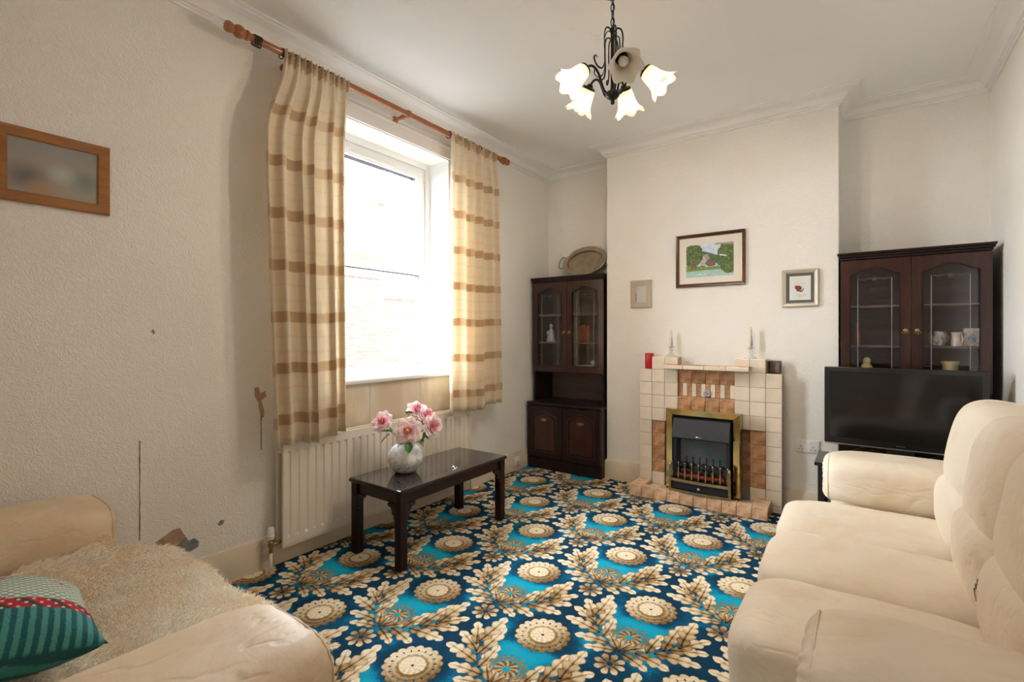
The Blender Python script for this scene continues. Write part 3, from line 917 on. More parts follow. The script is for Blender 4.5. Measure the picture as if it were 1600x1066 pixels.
# ------------------------------------------------------------------ display cabinets
def arch_outline(x0, x1, z0, z1, rise, n=14):
    """rectangle whose top is a shallow bell arch"""
    pts = [(x0, z0), (x1, z0), (x1, z1 - rise)]
    for k in range(1, n):
        s = k / n; x = x1 + (x0 - x1) * s
        pts.append((x, z1 - rise + rise * math.sin(PI * s) ** 1.6))
    pts.append((x0, z1 - rise))
    return pts
def rect_like(x0, x1, z0, z1, n=14):
    pts = [(x0, z0), (x1, z0), (x1, z1)]
    for k in range(1, n): pts.append((x1 + (x0 - x1) * k / n, z1))
    pts.append((x0, z1))
    return pts

def cabinet(label, cxw):
    t = thing('display_cabinet', label, 'cabinet', (cxw, Y2 - .012, 0), 0, 'mahogany display cabinets in the alcoves')
    yb0 = 0.0            # back of the cabinet
    fb, fu = -.415, -.335   # fronts of base and upper case (local y)
    w, wu = .3675, .357
    f = lambda a, b_, w_: (a, w_, b_)
    bm = nb()
    box(bm, -w + .008, w - .008, fb + .03, yb0, .0, .09); box(bm, -w, -w + .018, fb + .02, yb0, .0, .58, .002); box(bm, w - .018, w, fb + .02, yb0, .0, .58, .002)
    box(bm, -w + .018, w - .018, fb + .024, yb0, .09, .108); box(bm, -w + .018, w - .018, -.012, yb0, .09, .58)
    obj('base_case', bm, M['mahogany'], t)
    bm = nb(); box(bm, -w, w, fb + .012, fb + .03, .0, .10, .003); obj('plinth', bm, M['mahogany'], t)
    bm = nb(); box(bm, -w - .006, w + .006, fb - .008, yb0, .58, .605, .008, 3); obj('base_top', bm, M['mahogany'], t, .6)
    for s in (-1, 1):
        x0, x1 = (-w + .003, -.002) if s < 0 else (.002, w - .003)
        bm = nb(); box(bm, x0, x1, fb, fb + .02, .108, .575, .003)
        dr = obj('cupboard_door', bm, M['mahogany'], t)
        bm = nb()
        o1 = arch_outline(x0 + .05, x1 - .05, .155, .535, .05); o2 = arch_outline(x0 + .062, x1 - .062, .167, .521, .048)
        strip_ring(bm, o1, o2, fb - .006, fb + .002, f)
        prism(bm, arch_outline(x0 + .075, x1 - .075, .18, .507, .046), fb - .004, fb + .002, f)
        obj('raised_panel', bm, M['mahogany_door'], dr)
        bm = nb(); xc = (x0 + x1) / 2; zc = .452
        prism(bm, [(xc - .036, zc), (xc - .028, zc + .010), (xc - .012, zc + .007), (xc, zc + .015), (xc + .012, zc + .007), (xc + .028, zc + .010), (xc + .036, zc), (xc + .02, zc - .006), (xc, zc - .012), (xc - .02, zc - .006)], fb - .008, fb - .004, f)
        tube(bm, [(xc - .026, fb - .009, zc), (xc - .022, fb - .018, zc - .008), (xc, fb - .02, zc - .012), (xc + .022, fb - .018, zc - .008), (xc + .026, fb - .009, zc)], .0028, 6)
        obj('handle', bm, M['old_brass'], dr, .8)
    # open niche and upper case
    bm = nb()
    box(bm, -wu, -wu + .018, fu + .02, yb0, .605, 1.70, .002); box(bm, wu - .018, wu, fu + .02, yb0, .605, 1.70, .002)
    box(bm, -wu + .018, wu - .018, fu + .02, yb0, .875, .895); box(bm, -wu + .018, wu - .018, fu + .02, yb0, 1.68, 1.70)
    obj('upper_case', bm, M['mahogany'], t)
    bm = nb(); box(bm, -wu + .018, wu - .018, -.012, yb0 - .002, .605, 1.68); obj('back_board', bm, M['cab_back'], t)
    bm = nb()
    box(bm, -wu - .004, wu + .004, fu - .006, yb0, 1.70, 1.716, .004); box(bm, -wu - .012, wu + .012, fu - .014, yb0, 1.716, 1.731, .004); box(bm, -wu - .018, wu + .018, fu - .02, yb0, 1.731, 1.745, .004)
    obj('cornice', bm, M['mahogany'], t)
    for z in (1.145, 1.40):
        bm = nb(); box(bm, -wu + .02, wu - .02, fu + .055, -.014, z - .007, z + .007, .002); obj('shelf', bm, M['cab_back'], t)
    for s in (-1, 1):
        x0, x1 = (-wu, -.0015) if s < 0 else (.0015, wu)
        bm = nb()
        strip_ring(bm, rect_like(x0, x1, .885, 1.695), arch_outline(x0 + .052, x1 - .052, .94, 1.645, .045), fu, fu + .02, f)
        dr = obj('glazed_door', bm, M['mahogany_door'], t)
        bm = nb(); strip_ring(bm, arch_outline(x0 + .049, x1 - .049, .937, 1.648, .045), arch_outline(x0 + .055, x1 - .055, .943, 1.641, .045), fu - .003, fu + .004, f); obj('door_bead', bm, M['mahogany'], dr)
        bm = nb(); prism(bm, arch_outline(x0 + .05, x1 - .05, .938, 1.647, .045), fu + .010, fu + .013, f); pn = obj('pane', bm, M['cab_glass'], dr)
        bm = nb()
        for xx in (x0 + .092, x1 - .092): box(bm, xx - .0018, xx + .0018, fu + .0085, fu + .0098, .94, 1.575)
        for zz in (1.03, 1.40):
            for xa, xb in ((x0 + .052, x0 + .092), (x1 - .092, x1 - .052)): box(bm, xa, xb, fu + .0085, fu + .0098, zz - .001, zz + .001)
        xc = (x0 + x1) / 2
        for k in range(8):
            a = PI * k / 4; r0, r1_ = .003, .014
            box(bm, r0, r1_, -.0005, .0005, -.0009, .0009, 0, 2, Matrix.Translation((xc, fu + .009, 1.572)) @ Matrix.Rotation(a, 4, 'Y'))
        for s2 in (-1, 1):
            tube(bm, [(xc + s2 * (.02 + .012 * k), fu + .009, 1.572 + .006 * math.sin(k * 1.6)) for k in range(6)], .001, 4)
        obj('etched_line', bm, M['etch'], pn)
        bm = nb(); xh = x1 - .026 if s < 0 else x0 + .026; zh = 1.245
        lathe(bm, [(0, 0), (.011, 0), (.012, .003), (.006, .005), (.005, .012), (0, .013)], 14, Matrix.Translation((xh, fu, zh)) @ Matrix.Rotation(PI / 2, 4, 'X'))
        tube(bm, [(xh + .017 * math.sin(a), fu - .012, zh - .010 - .014 * math.cos(a) * .6) for a in [-1.9 + 3.8 * k / 10 for k in range(11)]], .0025, 6)
        obj('handle', bm, M['old_brass'], dr, .8)
    return t
M['etch'] = plain('etched_glass', (.26, .24, .23), .6)
cabinet('mahogany display cabinet with cupboard below, silver tray leaning on its top', -2.135)
cabinet('mahogany display cabinet partly hidden by the television', .2525)
CFY = Y2 - .012     # cabinet back in world y
def lt(name, label, cat, prof, m, loc, n=20, smooth=.7, group=None):
    bm = nb(); lathe(bm, prof, n); return tag(obj(name, bm, m, None, smooth, loc), label, cat, group)
M['china'] = plain('cream_china', (.72, .66, .55), .25, c2=(.45, .38, .28), vs=40)
M['china_white'] = plain('white_china', (.74, .74, .72), .2)
M['figw'] = plain('pale_blue_figurine_glaze', (.62, .66, .70), .25, c2=(.45, .50, .58), vs=25)
M['yellowpot'] = plain('yellow_glazed_pot', (.74, .62, .33), .3)
M['orange_tin'] = plain('orange_tin', (.30, .09, .04), .4, c2=(.16, .06, .04), vs=20)
M['bookred'] = plain('dull_red_book', (.16, .045, .035), .7)
M['bookteal'] = plain('pale_teal_book', (.35, .52, .53), .7)
M['booklilac'] = plain('lilac_book', (.48, .42, .60), .7)
M['bookcream'] = plain('cream_pages', (.62, .55, .42), .8)
sh0, sh1, sh2 = .896, 1.1525, 1.4075
# left cabinet contents
bm = nb(); lathe(bm, [(0, 0), (.038, 0), (.042, .01), (.036, .03), (.028, .08), (.024, .11), (.012, .122), (.010, .128), (.017, .138), (.018, .152), (.012, .165), (0, .17)], 20, None, lambda a, k: 1 + (.12 * math.sin(3 * a + k) if k < 6 else 0))
box(bm, -.04, -.01, -.03, .0, .06, .10, .012, 2)
tag(obj('figurine', bm, M['figw'], None, .9, (-2.385, 3.97, sh1)), 'pale robed china figurine on the middle shelf', 'figurine')
bm = nb(); lathe(bm, [(0, 0), (.014, 0), (.012, .03), (.016, .05), (.010, .06), (.012, .072), (0, .078)], 14); tag(obj('figurine', bm, M['china_white'], None, .9, (-2.215, 3.94, sh1)), 'tiny white china ornament on the middle shelf', 'figurine')
bm = nb(); box(bm, -.055, .055, -.03, .03, 0, .145, .01, 2); lathe(bm, [(0, .14), (.03, .145), (.03, .158), (0, .16)], 16); tag(obj('tea_tin', bm, M['orange_tin'], None, .6, (-2.04, 3.99, sh1)), 'orange brown tin on the middle shelf', 'tin')
def book(x0, x1, z0, z1, m, label, yy=3.92):
    t = thing('book', label, 'book', ((x0 + x1) / 2, yy, z0), 0, 'books lying in the cabinet')
    w, h = (x1 - x0) / 2, z1 - z0
    bm = nb(); box(bm, -w, w, -.05, .08, 0, .0025); box(bm, -w, w, -.05, .08, h - .0025, h); box(bm, -w, w, .0775, .08, .0025, h - .0025); obj('cover', bm, m, t)
    bm = nb(); box(bm, -w + .003, w - .003, -.046, .0775, .0025, h - .0025); obj('pages', bm, M['bookcream'], t)
book(-2.42, -2.22, sh0, sh0 + .028, M['bookred'], 'dull red book lying on the cabinet floor below the figurine')
book(-2.065, -1.90, sh0, sh0 + .018, M['bookcream'], 'thin cream book lying at the bottom of the stack')
book(-2.062, -1.955, sh0 + .018, sh0 + .048, M['bookteal'], 'pale teal book on top of the thin cream one')
book(-1.950, -1.90, sh0 + .018, sh0 + .052, M['booklilac'], 'small lilac book beside the teal one')
bm = nb(); pillow(bm, (0, 0, .022), (.022, .02, .022), 1, 1, nu=10, nv=14, wr=.003); tag(obj('trinket', bm, M['booklilac'], None, 3.2, (-1.925, 3.92, sh0 + .053)), 'round lilac trinket sitting on the lilac book', 'trinket')
# right cabinet contents
lt('ornament_bottle', 'slim coloured bottle ornament on the middle shelf', 'bottle', [(0, 0), (.019, 0), (.021, .01), (.021, .085), (.012, .10), (.010, .125), (.013, .128), (.013, .14), (0, .142)], M['orange_tin'], (-.015, 3.97, sh1))
mug = thing('mug', 'white mug with a dark leaf print on the middle shelf', 'mug', (.385, 3.93, sh1), .5)
bm = nb(); lathe(bm, [(0, 0), (.030, 0), (.038, .02), (.041, .06), (.037, .088), (.034, .086), (.037, .06), (.034, .02), (0, .01)], 22); obj('body', bm, plain('leaf_printed_china', (.72, .71, .68), .25, c2=(.10, .09, .08), vs=38), mug, .8)
bm = nb(); tube(bm, [(.037 + .022 * math.sin(a), 0, .046 + .024 * math.cos(a)) for a in [.35 + 2.4 * k / 8 for k in range(9)]], .0045, 8); obj('handle', bm, M['china_white'], mug, 3.2)
mug2 = thing('mug', 'cream tankard shaped mug beside the leaf print mug', 'mug', (.470, 3.905, sh1), 5.2)
bm = nb(); lathe(bm, [(0, 0), (.030, 0), (.028, .01), (.026, .07), (.029, .082), (.026, .08), (.024, .02), (0, .01)], 22); obj('body', bm, M['china'], mug2, .8)
bm = nb(); tube(bm, [(.026 + .018 * math.sin(a), 0, .042 + .022 * math.cos(a)) for a in [.35 + 2.4 * k / 8 for k in range(9)]], .004, 8); obj('handle', bm, M['china'], mug2, 3.2)
bm = nb(); box(bm, -.036, .036, -.02, .02, 0, .105, .003)
cad = tag(obj('tea_caddy', bm, M['china'], None, .5, (.535, 3.92, sh1)), 'small square cream caddy with a blue vase printed on it', 'caddy')
bm = nb(); prism(bm, [(-.012, .02), (.012, .02), (.02, .045), (.012, .062), (.005, .075), (-.005, .075), (-.012, .062), (-.02, .045)], -.0212, -.0202, lambda a, b_, w: (a, w, b_)); obj('printed_vase', bm, plain('blue_print', (.13, .17, .25), .5, c2=(.4, .42, .45), vs=60), cad)
lt('plant_pot', 'small yellow pot standing on the cabinet floor', 'pot', [(0, 0), (.034, 0), (.037, .004), (.037, .058), (.043, .066), (.046, .078), (.042, .078), (.036, .062), (.034, .01), (0, .008)], M['yellowpot'], (.44, 3.91, sh0 + .085))
bm = nb(); box(bm, -.07, .07, -.05, .05, 0, .084, .003); tag(obj('trinket_box', bm, M['bookred'], None, .5, (.44, 3.91, sh0)), 'red box under the yellow pot', 'box')
bm = nb(); pillow(bm, (0, 0, .022), (.05, .032, .024), .8, .8, nu=14, nv=20, wr=.004); pillow(bm, (.008, 0, .062), (.024, .02, .034), 1, 1, nu=12, nv=16, wr=.004); pillow(bm, (.01, 0, .102), (.014, .014, .016), 1, 1, nu=10, nv=14); pillow(bm, (-.045, 0, .035), (.013, .013, .015), 1, 1, nu=8, nv=12)
bm.transform(Matrix.Scale(1.5, 4)); tag(obj('figurine', bm, M['yellowpot'], None, 3.2, (.02, 3.92, sh0)), 'seated yellow figurine on the cabinet floor above the television', 'figurine')
# oval silver tray on the left cabinet
tr = thing('serving_tray', 'oval tarnished silver tray leaning on the wall on top of the cabinet', 'tray', (-2.075, 3.99, 1.745))
Tm = Matrix.Translation((0, 0, .003)) @ Matrix.Rotation(math.radians(-27), 4, 'X')
def oval(bm, prof, a, b_, n=48):
    vs = []
    for k in range(n):
        t = 2 * PI * k / n
        vs.append([bm.verts.new(Tm @ Vector(((a + d) * math.cos(t), h - .002, .165 + (b_ + d) * math.sin(t)))) for d, h in prof])
    for k in range(n):
        p, q = vs[k], vs[(k + 1) % n]
        for j in range(len(prof) - 1): bm.faces.new((p[j], q[j], q[j + 1], p[j + 1]))
    return vs
bm = nb(); vs = oval(bm, [(-.052, .0), (-.05, .0), (-.044, -.012), (-.038, -.014), (-.012, -.016), (-.006, -.021), (0, -.018), (.0, -.012), (-.04, -.008), (-.052, .004)], .222, .160); bm.faces.new([r[0] for r in vs]); bm.faces.new([r[-1] for r in vs])
obj('dish', bm, M['silver'], tr, .7)
for s in (-1, 1):
    bm = nb(); pts = [Tm @ Vector((s * x, -.014, .165 + z)) for x, z in ((.212, .055), (.235, .065), (.258, .05), (.266, .02), (.266, -.02), (.258, -.05), (.235, -.065), (.212, -.055))]
    tube(bm, pts, .007, 8); obj('handle', bm, M['silver'], tr, 3.2)

# ------------------------------------------------------------------ television and stand
st = thing('tv_stand', 'black glass topped stand under the television', 'stand', (.2, 3.53, 0))
bm = nb(); box(bm, -.42, .42, -.175, .175, .452, .472, .004); obj('top', bm, M['screen'], st)
bm = nb(); box(bm, -.40, .40, -.16, .16, .2, .214, .003); obj('shelf', bm, M['screen'], st)
for sx in (-1, 1):
    for sy in (-1, 1):
        bm = nb(); box(bm, sx * .385 - .018, sx * .385 + .018, sy * .15 - .018, sy * .15 + .018, 0, .452, .003); obj('leg', bm, M['black'], st)
tv = thing('television', 'black flat screen television on the stand', 'television', (.187, 3.55, .472))
bm = nb(); box(bm, -.3655, .3655, -.02, .03, .093, .553, .006, 2); box(bm, -.22, .22, .03, .07, .16, .5, .015, 2); obj('housing', bm, M['black'], tv, .5)
bm = nb(); box(bm, -.338, .338, -.0215, -.0195, .132, .528); obj('screen', bm, M['screen'], tv)
bm = nb(); box(bm, -.362, .362, -.024, .0, .088, .096, .002); obj('silver_strip', bm, M['chrome'], tv)
bm = nb()
for k in range(9): box(bm, -.020 + k * .0045, -.0168 + k * .0045, -.0206, -.0198, .109, .1128)
obj('maker_mark', bm, M['chrome'], tv)
bm = nb(); box(bm, -.06, .06, -.01, .03, .006, .1, .006); lathe(bm, [(0, 0), (.14, 0), (.14, .006), (.05, .012), (0, .012)], 32); obj('foot', bm, M['black'], tv, .6)

# ------------------------------------------------------------------ tiled fireplace
FX0, FY = -1.43, 3.743
fp = thing('fireplace', 'stepped cream tiled fireplace with peach marbled panels and hearth', 'fireplace', (-.93, Y1, 0))
def cellx(c): return FX0 + .1 * c
bm = nb()
for c0, c1, zb, zt, yf in ((0, 1, 0, .938, FY + .01), (9, 10, 0, .938, FY + .01), (1, 3, .55, 1.038, FY + .01), (7, 9, .55, 1.038, FY + .01), (1, 2, .0, .55, FY + .022), (8, 9, 0, .55, FY + .022),
                           (3, 7, .645, .955, FY + .03), (2, 8, 0, .55, 3.81), (2, 3, .55, .6, FY + .012), (7, 8, .55, .6, FY + .012)):
    box(bm, cellx(c0) + .001, cellx(c1) - .001, yf, Y1 - .001, zb, zt)
sur = wpart('surround', bm, M['grout'], fp)
tile_mesh = {}
def tile(w, h, d, m, parent, x, y, z, nm='tile'):
    """tile whose front lower left corner is at x, y, z (world)"""
    key = (round(w, 4), round(h, 4), round(d, 4), m.name)
    if key not in tile_mesh:
        t = nb(); box(t, .001, w - .001, 0, d, .001, h - .001, .003, 2)
        me = bpy.data.meshes.new('tile'); t.to_mesh(me); t.free(); me.materials.append(m)
        tile_mesh[key] = me
    return link(nm, tile_mesh[key], parent, (x + .93, y - Y1, z))
for c in (0, 9):
    z = .95
    while z > .001:
        h = min(.1, z); tile(.1, h, .014, M['tile_cream'], sur, cellx(c), FY, z - h); z -= h
    tile(.1, .012, .085, M['tile_cream'], sur, cellx(c), FY + .014, .938)
for c in (1, 2, 7, 8):
    z = 1.05
    while z > .56:
        tile(.1, .1, .014, M['tile_cream'], sur, cellx(c), FY, z - .1); z -= .1
    tile(.1, .012, .085, M['tile_cream'], sur, cellx(c), FY + .014, 1.038)
for c in (1, 8):
    for k in range(4): tile(.1, .1, .014, M['tile_marble'], sur, cellx(c), FY + .012, .15 + .1 * k)
    tile(.1, .1, .014, M['tile_cream'], sur, cellx(c), FY + .004, .05)
for c in (2, 7):
    for k in range(4): tile(.1, .1, .012, M['tile_marble'], sur, cellx(c), 3.80, .15 + .1 * k)
for c in (3, 4, 5, 6):
    tile(.1, .1, .014, M['tile_marble'], sur, cellx(c), FY + .004, .655)
    tile(.1, .1, .014, M['tile_marble'], sur, cellx(c), FY + .018, .855)
for k in range(12):
    tile(.4 / 12, .1, .012, M['tile_marble'] if k % 2 == 0 else M['tile_cream'], sur, cellx(3) + .4 / 12 * k, FY + (.022 if k % 2 == 0 else .018), .755)
bm = nb(); box(bm, -1.205, -.625, 3.655, 3.755, .966, .992, .002); ms = wpart('mantel_shelf', bm, M['grout'], fp)
for k in range(4):
    tile(.147, .030, .014, M['tile_cream'], ms, -1.209 + .1475 * k, 3.642, .964)
    tile(.147, .010, .088, M['tile_marble'], ms, -1.209 + .1475 * k, 3.656, .988)
# hearth
bm = nb(); box(bm, -1.42, -.50, 3.56, FY + .01, 0, .045); he = wpart('hearth', bm, M['grout'], fp)
for k in range(8):
    for j in range(2):
        if .0 <= k <= 7: tile(.0925, .012, .069, M['tile_cream'], he, -1.33 + .0925 * k, 3.602 + .07 * j, .045)
for k in range(10): tile(.094, .086, .058, M['tile_kerb'], he, -1.432 + .0943 * k, 3.543, 0)
for x in (-1.432, -.590):
    for j in range(2): tile(.1, .086, .07, M['tile_kerb'], he, x, 3.602 + .07 * j, 0)

# ------------------------------------------------------------------ electric fire
ef = thing('electric_fire', 'brass framed electric fire with black hood and coal bed', 'heater', (-.925, 3.66, .058))
def ew(f): return f
bx0, bx1, bz0, bz1 = -1.182, -.668, .075, .672
f = lambda a, b_, w: (a, w, b_)
bm = nb()
box(bm, bx0 + .01, bx1 - .01, 3.66, 3.742, .062, .66)
tmp = nb()
wpart('casing', bm, M['black_metal'], ef)
bm = nb()
oy = 3.622
out = [(bx0, bz0), (bx1, bz0), (bx1, bz1), (bx0, bz1)]; inn = [(bx0 + .058, bz0), (bx1 - .058, bz0), (bx1 - .058, bz1 - .055), (bx0 + .058, bz1 - .055)]
V = []
for poly, y in ((out, 3.665), (out, oy + .006), ([(a + (.006 if a < -.9 else -.006), b_ - (.006 if b_ > .3 else 0)) for a, b_ in out], oy), ([(a + (-.012 if a < -.9 else .012), b_ + (.012 if b_ > .3 else 0)) for a, b_ in inn], oy + .004), (inn, oy + .022), (inn, 3.665)):
    V.append([bm.verts.new((a, y, b_)) for a, b_ in poly])
for p, q in zip(V, V[1:]):
    for i in (1, 2, 3): bm.faces.new((p[i], p[(i + 1) % 4], q[(i + 1) % 4], q[i]))
wpart('brass_frame', bm, M['brass'], ef)
ix0, ix1 = bx0 + .062, bx1 - .062
bm = nb(); prism(bm, [(3.66, .612), (3.612, .606), (3.560, .478), (3.566, .470), (3.66, .470)], ix0, ix1, lambda a, b_, w: (w, a, b_)); wpart('hood', bm, M['black_metal'], ef)
bm = nb(); lathe(bm, [(0, 0), (.021, 0), (.022, .003), (.019, .005), (.017, .003), (0, .004)], 20, Matrix.Translation((-.93, 3.567, .487)) @ Matrix.Rotation(math.radians(112), 4, 'X') @ Matrix.Diagonal((1, .5, 1, 1))); wpart('badge', bm, M['brass'], ef, .6)
bm = nb(); box(bm, ix0, ix1, 3.655, 3.66, .2, .48); M['fire_back'] = plain('glossy_fire_back', (.10, .12, .15), .12, .9); wpart('back_plate', bm, M['fire_back'], ef)
bm = nb()
for x in (ix0, ix1 - .025): box(bm, x, x + .025, 3.60, 3.66, .09, .48)
box(bm, ix0, ix1, 3.585, 3.66, .075, .195)
wpart('inner_side', bm, M['black_metal'], ef)
rnd = random.Random(4)
M['ember'] = plain('red_glow_plastic', (.30, .03, .01), .4)
bm = nb(); box(bm, ix0 + .03, ix1 - .03, 3.575, 3.655, .195, .215, .004); wpart('ember_bed', bm, M['ember'], ef)
for k in range(18):
    bm = nb(); pillow(bm, (ix0 + .035 + (ix1 - ix0 - .07) * (k % 9) / 8 + rnd.uniform(-.008, .008), 3.605 + .032 * (k // 9), .235 + .024 * (k // 9) + rnd.uniform(-.008, .01)), (.021, .018, .02), .8, .8, nu=7, nv=10, wr=.008, seed=k)
    wpart('coal', bm, M['coal'], ef, .4)
M['antique'] = plain('antique_brass', (.46, .36, .22), .22, 1.0)
sp = [(0, 0), (.004, 0), (.006, .012), (.0105, .035), (.0075, .06), (.004, .085), (.004, .105), (.0062, .112), (.003, .122), (0, .123)]
for k in range(9):
    x = bx0 + .068 + (bx1 - bx0 - .136) * k / 8
    bm = nb(); lathe(bm, sp, 10, Matrix.Translation((x, 3.556 - .012 * math.sin(PI * k / 8), .183))); wpart('fret_bar', bm, M['antique'], ef, 3.2)
bm = nb()
for z, h in ((.163, .02), (.088, .018)):
    bm = nb(); n = 12
    for k in range(n):
        a, b_ = k / n, (k + 1) / n
        xa, xb = ix0 - .004 + (ix1 - ix0 + .008) * a, ix0 - .004 + (ix1 - ix0 + .008) * b_
        y_a, y_b = 3.548 - .014 * math.sin(PI * a), 3.548 - .014 * math.sin(PI * b_)
        vs = [bm.verts.new(p) for p in ((xa, y_a, z), (xb, y_b, z), (xb, y_b, z + h), (xa, y_a, z + h), (xa, y_a + .022, z), (xb, y_b + .022, z), (xb, y_b + .022, z + h), (xa, y_a + .022, z + h))]
        for q in ((0, 1, 2, 3), (5, 4, 7, 6), (3, 2, 6, 7), (1, 0, 4, 5)): bm.faces.new([vs[i] for i in q])
    bmesh.ops.remove_doubles(bm, verts=bm.verts[:], dist=1e-5)
    wpart('fret_rail', bm, M['antique'], ef, .6)
for x in (ix0 - .006, ix1 + .006):
    bm = nb(); lathe(bm, [(0, 0), (.012, 0), (.009, .01), (.0075, .03), (.0095, .05), (.009, .14), (.011, .16), (.008, .20), (.011, .215), (.006, .235), (0, .24)], 12, Matrix.Translation((x, 3.553, .058))); wpart('fret_post', bm, M['antique'], ef, .8)
bm = nb(); box(bm, ix0, ix1, 3.562, 3.585, .108, .162); wpart('ash_panel', bm, M['black_metal'], ef)
bm = nb(); lathe(bm, [(0, 0), (.008, 0), (.005, .006), (.009, .014), (0, .02)], 12, Matrix.Translation((-.92, 3.536, .135)) @ Matrix.Rotation(PI / 2, 4, 'X')); wpart('knob', bm, M['chrome'], ef, .8)

# things on the fireplace
def candlestick(label, x, y):
    bm = nb(); lathe(bm, [(0, 0), (.042, 0), (.043, .003), (.036, .008), (.022, .018), (.013, .03), (.010, .04), (.016, .048), (.016, .054), (.009, .060), (.012, .066), (.024, .074), (.026, .078), (.012, .078), (.010, .066), (0, .066)], 20, None, lambda a, k: 1 + (.05 * math.cos(8 * a) if k in (1, 2, 3, 10, 11) else 0))
    tag(obj('candlestick', bm, M['crystal'], None, .6, (x, y, 1.05)), label, 'candlestick', 'pressed glass candlesticks on the fireplace')
def candle(label, x, y, h, seed):
    t = thing('candle', label, 'candle', (x, y, 1.05 + .067), 0, 'partly burnt candles on the fireplace')
    bm = nb(); lathe(bm, [(0, 0), (.0105, 0), (.0105, h - .01), (.008, h - .004), (.004, h - .006), (0, h - .006)], 14, None, lambda a, k: 1 + .08 * math.sin(a * 2 + k + seed)); obj('wax', bm, M['wax'], t, 3.2)
    bm = nb(); tube(bm, [(0, 0, h - .008), (.001, 0, h + .004), (.003, 0, h + .008)], .001, 5); obj('wick', bm, M['black'], t)
    bm = nb(); tube(bm, [(.0095, -.005, h * .15), (.010, -.004, h * .35), (.009, -.006, h * .62)], [.004, .003, .0015], 6); obj('soot_mark', bm, M['cement'], t, 3.2)
candlestick('pressed glass candlestick next to the red pillar candle', -1.195, 3.79); candle('partly burnt cream candle in the candlestick next to the red pillar', -1.195, 3.79, .135, 1)
candlestick('pressed glass candlestick next to the small dark frame', -.632, 3.79); candle('partly burnt cream candle in the candlestick next to the dark frame', -.632, 3.79, .15, 4)
rc = thing('pillar_candle', 'short red pillar candle on the low end of the fireplace', 'candle', (-1.366, 3.79, .95))
bm = nb(); lathe(bm, [(0, 0), (.032, 0), (.034, .003), (.034, .118), (.031, .122), (.026, .116), (0, .114)], 24); obj('wax', bm, M['red_wax'], rc, .7)
bm = nb(); tube(bm, [(0, 0, .112), (.001, 0, .12), (.002, 0, .123)], .0012, 5); obj('wick', bm, M['black'], rc)
pf = thing('small_frame', 'small dark bronze frame leaning on the right end of the fireplace', 'frame', (-.478, 3.79, .95), -.25)
bm = nb(); box(bm, -.037, .037, -.008, .008, 0, .09, .003, 2, Matrix.Rotation(-.12, 4, 'X')); obj('frame', bm, plain('dark_bronze', (.05, .032, .022), .35, .4, c2=(.10, .06, .04), vs=40), pf, .5)
bm = nb(); box(bm, -.03, .03, -.0095, -.0075, .008, .082, 0, 2, Matrix.Rotation(-.12, 4, 'X')); obj('picture', bm, plain('brown_picture', (.07, .045, .035), .3, c2=(.14, .09, .07), vs=50), pf)
bm = nb(); box(bm, -.045, -.04, .0, .03, 0, .085); obj('stand', bm, M['black'], pf)
om = thing('flower_ornament', 'small mauve flower ornament on the tiled ledge', 'ornament', (-.918, 3.753, .756))
bm = nb()
for k in range(9):
    a = 2 * PI * k / 9; pillow(bm, (.018 * math.cos(a), -.003 * (k % 2), .030 + .018 * math.sin(a)), (.011, .005, .010), 1, 1, nu=6, nv=8)
pillow(bm, (0, -.006, .03), (.008, .005, .008), 1, 1, nu=6, nv=8)
obj('petals', bm, plain('mauve_petal', (.36, .26, .36), .5, c2=(.62, .56, .60), vs=70), om, 3.2)
bm = nb(); tube(bm, [(0, -.002, .02), (.002, -.003, .008), (.006, -.004, .0)], .003, 6); lathe(bm, [(0, 0), (.010, 0), (.008, .004), (0, .005)], 10); obj('stalk', bm, plain('dark_stalk', (.10, .05, .05), .5), om, 3.2)

# ------------------------------------------------------------------ pictures
def frame_ring(bm, w, h, prof, f):
    """mitred frame: prof of (inset from the outer edge, depth out from the wall)"""
    R_ = []
    for d, o in prof:
        R_.append([bm.verts.new(f(a, b_, o)) for a, b_ in ((d, d), (w - d, d), (w - d, h - d), (d, h - d))])
    for p, q in zip(R_, R_[1:]):
        for i in range(4): bm.faces.new((p[i], p[(i + 1) % 4], q[(i + 1) % 4], q[i]))
def slab(w0, w1, h0, h1, o0, o1, f):
    bm = nb(); prism(bm, [(w0, h0), (w1, h0), (w1, h1), (w0, h1)], o0, o1, f); return bm
fw = lambda a, b_, o: (a, -o, b_)            # on the far wall: local x right, z up, depth to the room
# landscape painting
W_, H_ = .495, .402
p = thing('picture', 'framed landscape painting with a cottage by a river', 'picture', (-1.169, Y1 - .001, 1.583))
bm = nb(); frame_ring(bm, W_, H_, [(0, 0), (0, .016), (.004, .022), (.014, .020), (.020, .014), (.022, .006)], fw); obj('frame', bm, M['frame_dark'], p)
bm = nb(); frame_ring(bm, W_, H_, [(.0215, .004), (.0215, .013), (.026, .011), (.027, .004)], fw); obj('gilt_slip', bm, M['old_brass'], p)
obj('mount', slab(.02, W_ - .02, .02, H_ - .02, .002, .006, fw), plain('cream_mount', (.74, .69, .63), .8), p)
def paint(nm, c, c2, vs=60): return plain(nm, c, .6, c2=c2, vs=vs)
PM = [paint('painted_sky', (.50, .62, .78), (.72, .76, .80), 25), paint('painted_hill', (.05, .10, .035), (.09, .16, .06)), paint('painted_tree', (.15, .22, .045), (.012, .03, .008), 90), paint('painted_water', (.30, .50, .50), (.42, .58, .56), 40),
      paint('painted_house', (.48, .44, .45), (.36, .33, .34)), paint('painted_roof', (.40, .33, .31), (.30, .24, .23)), paint('painted_lawn', (.22, .30, .05), (.12, .20, .03)), paint('painted_red_bush', (.24, .10, .08), (.12, .10, .05), 80), paint('painted_foam', (.70, .75, .74), (.5, .6, .6))]
ix, iz, iw, ih = .078, .075, .338, .245
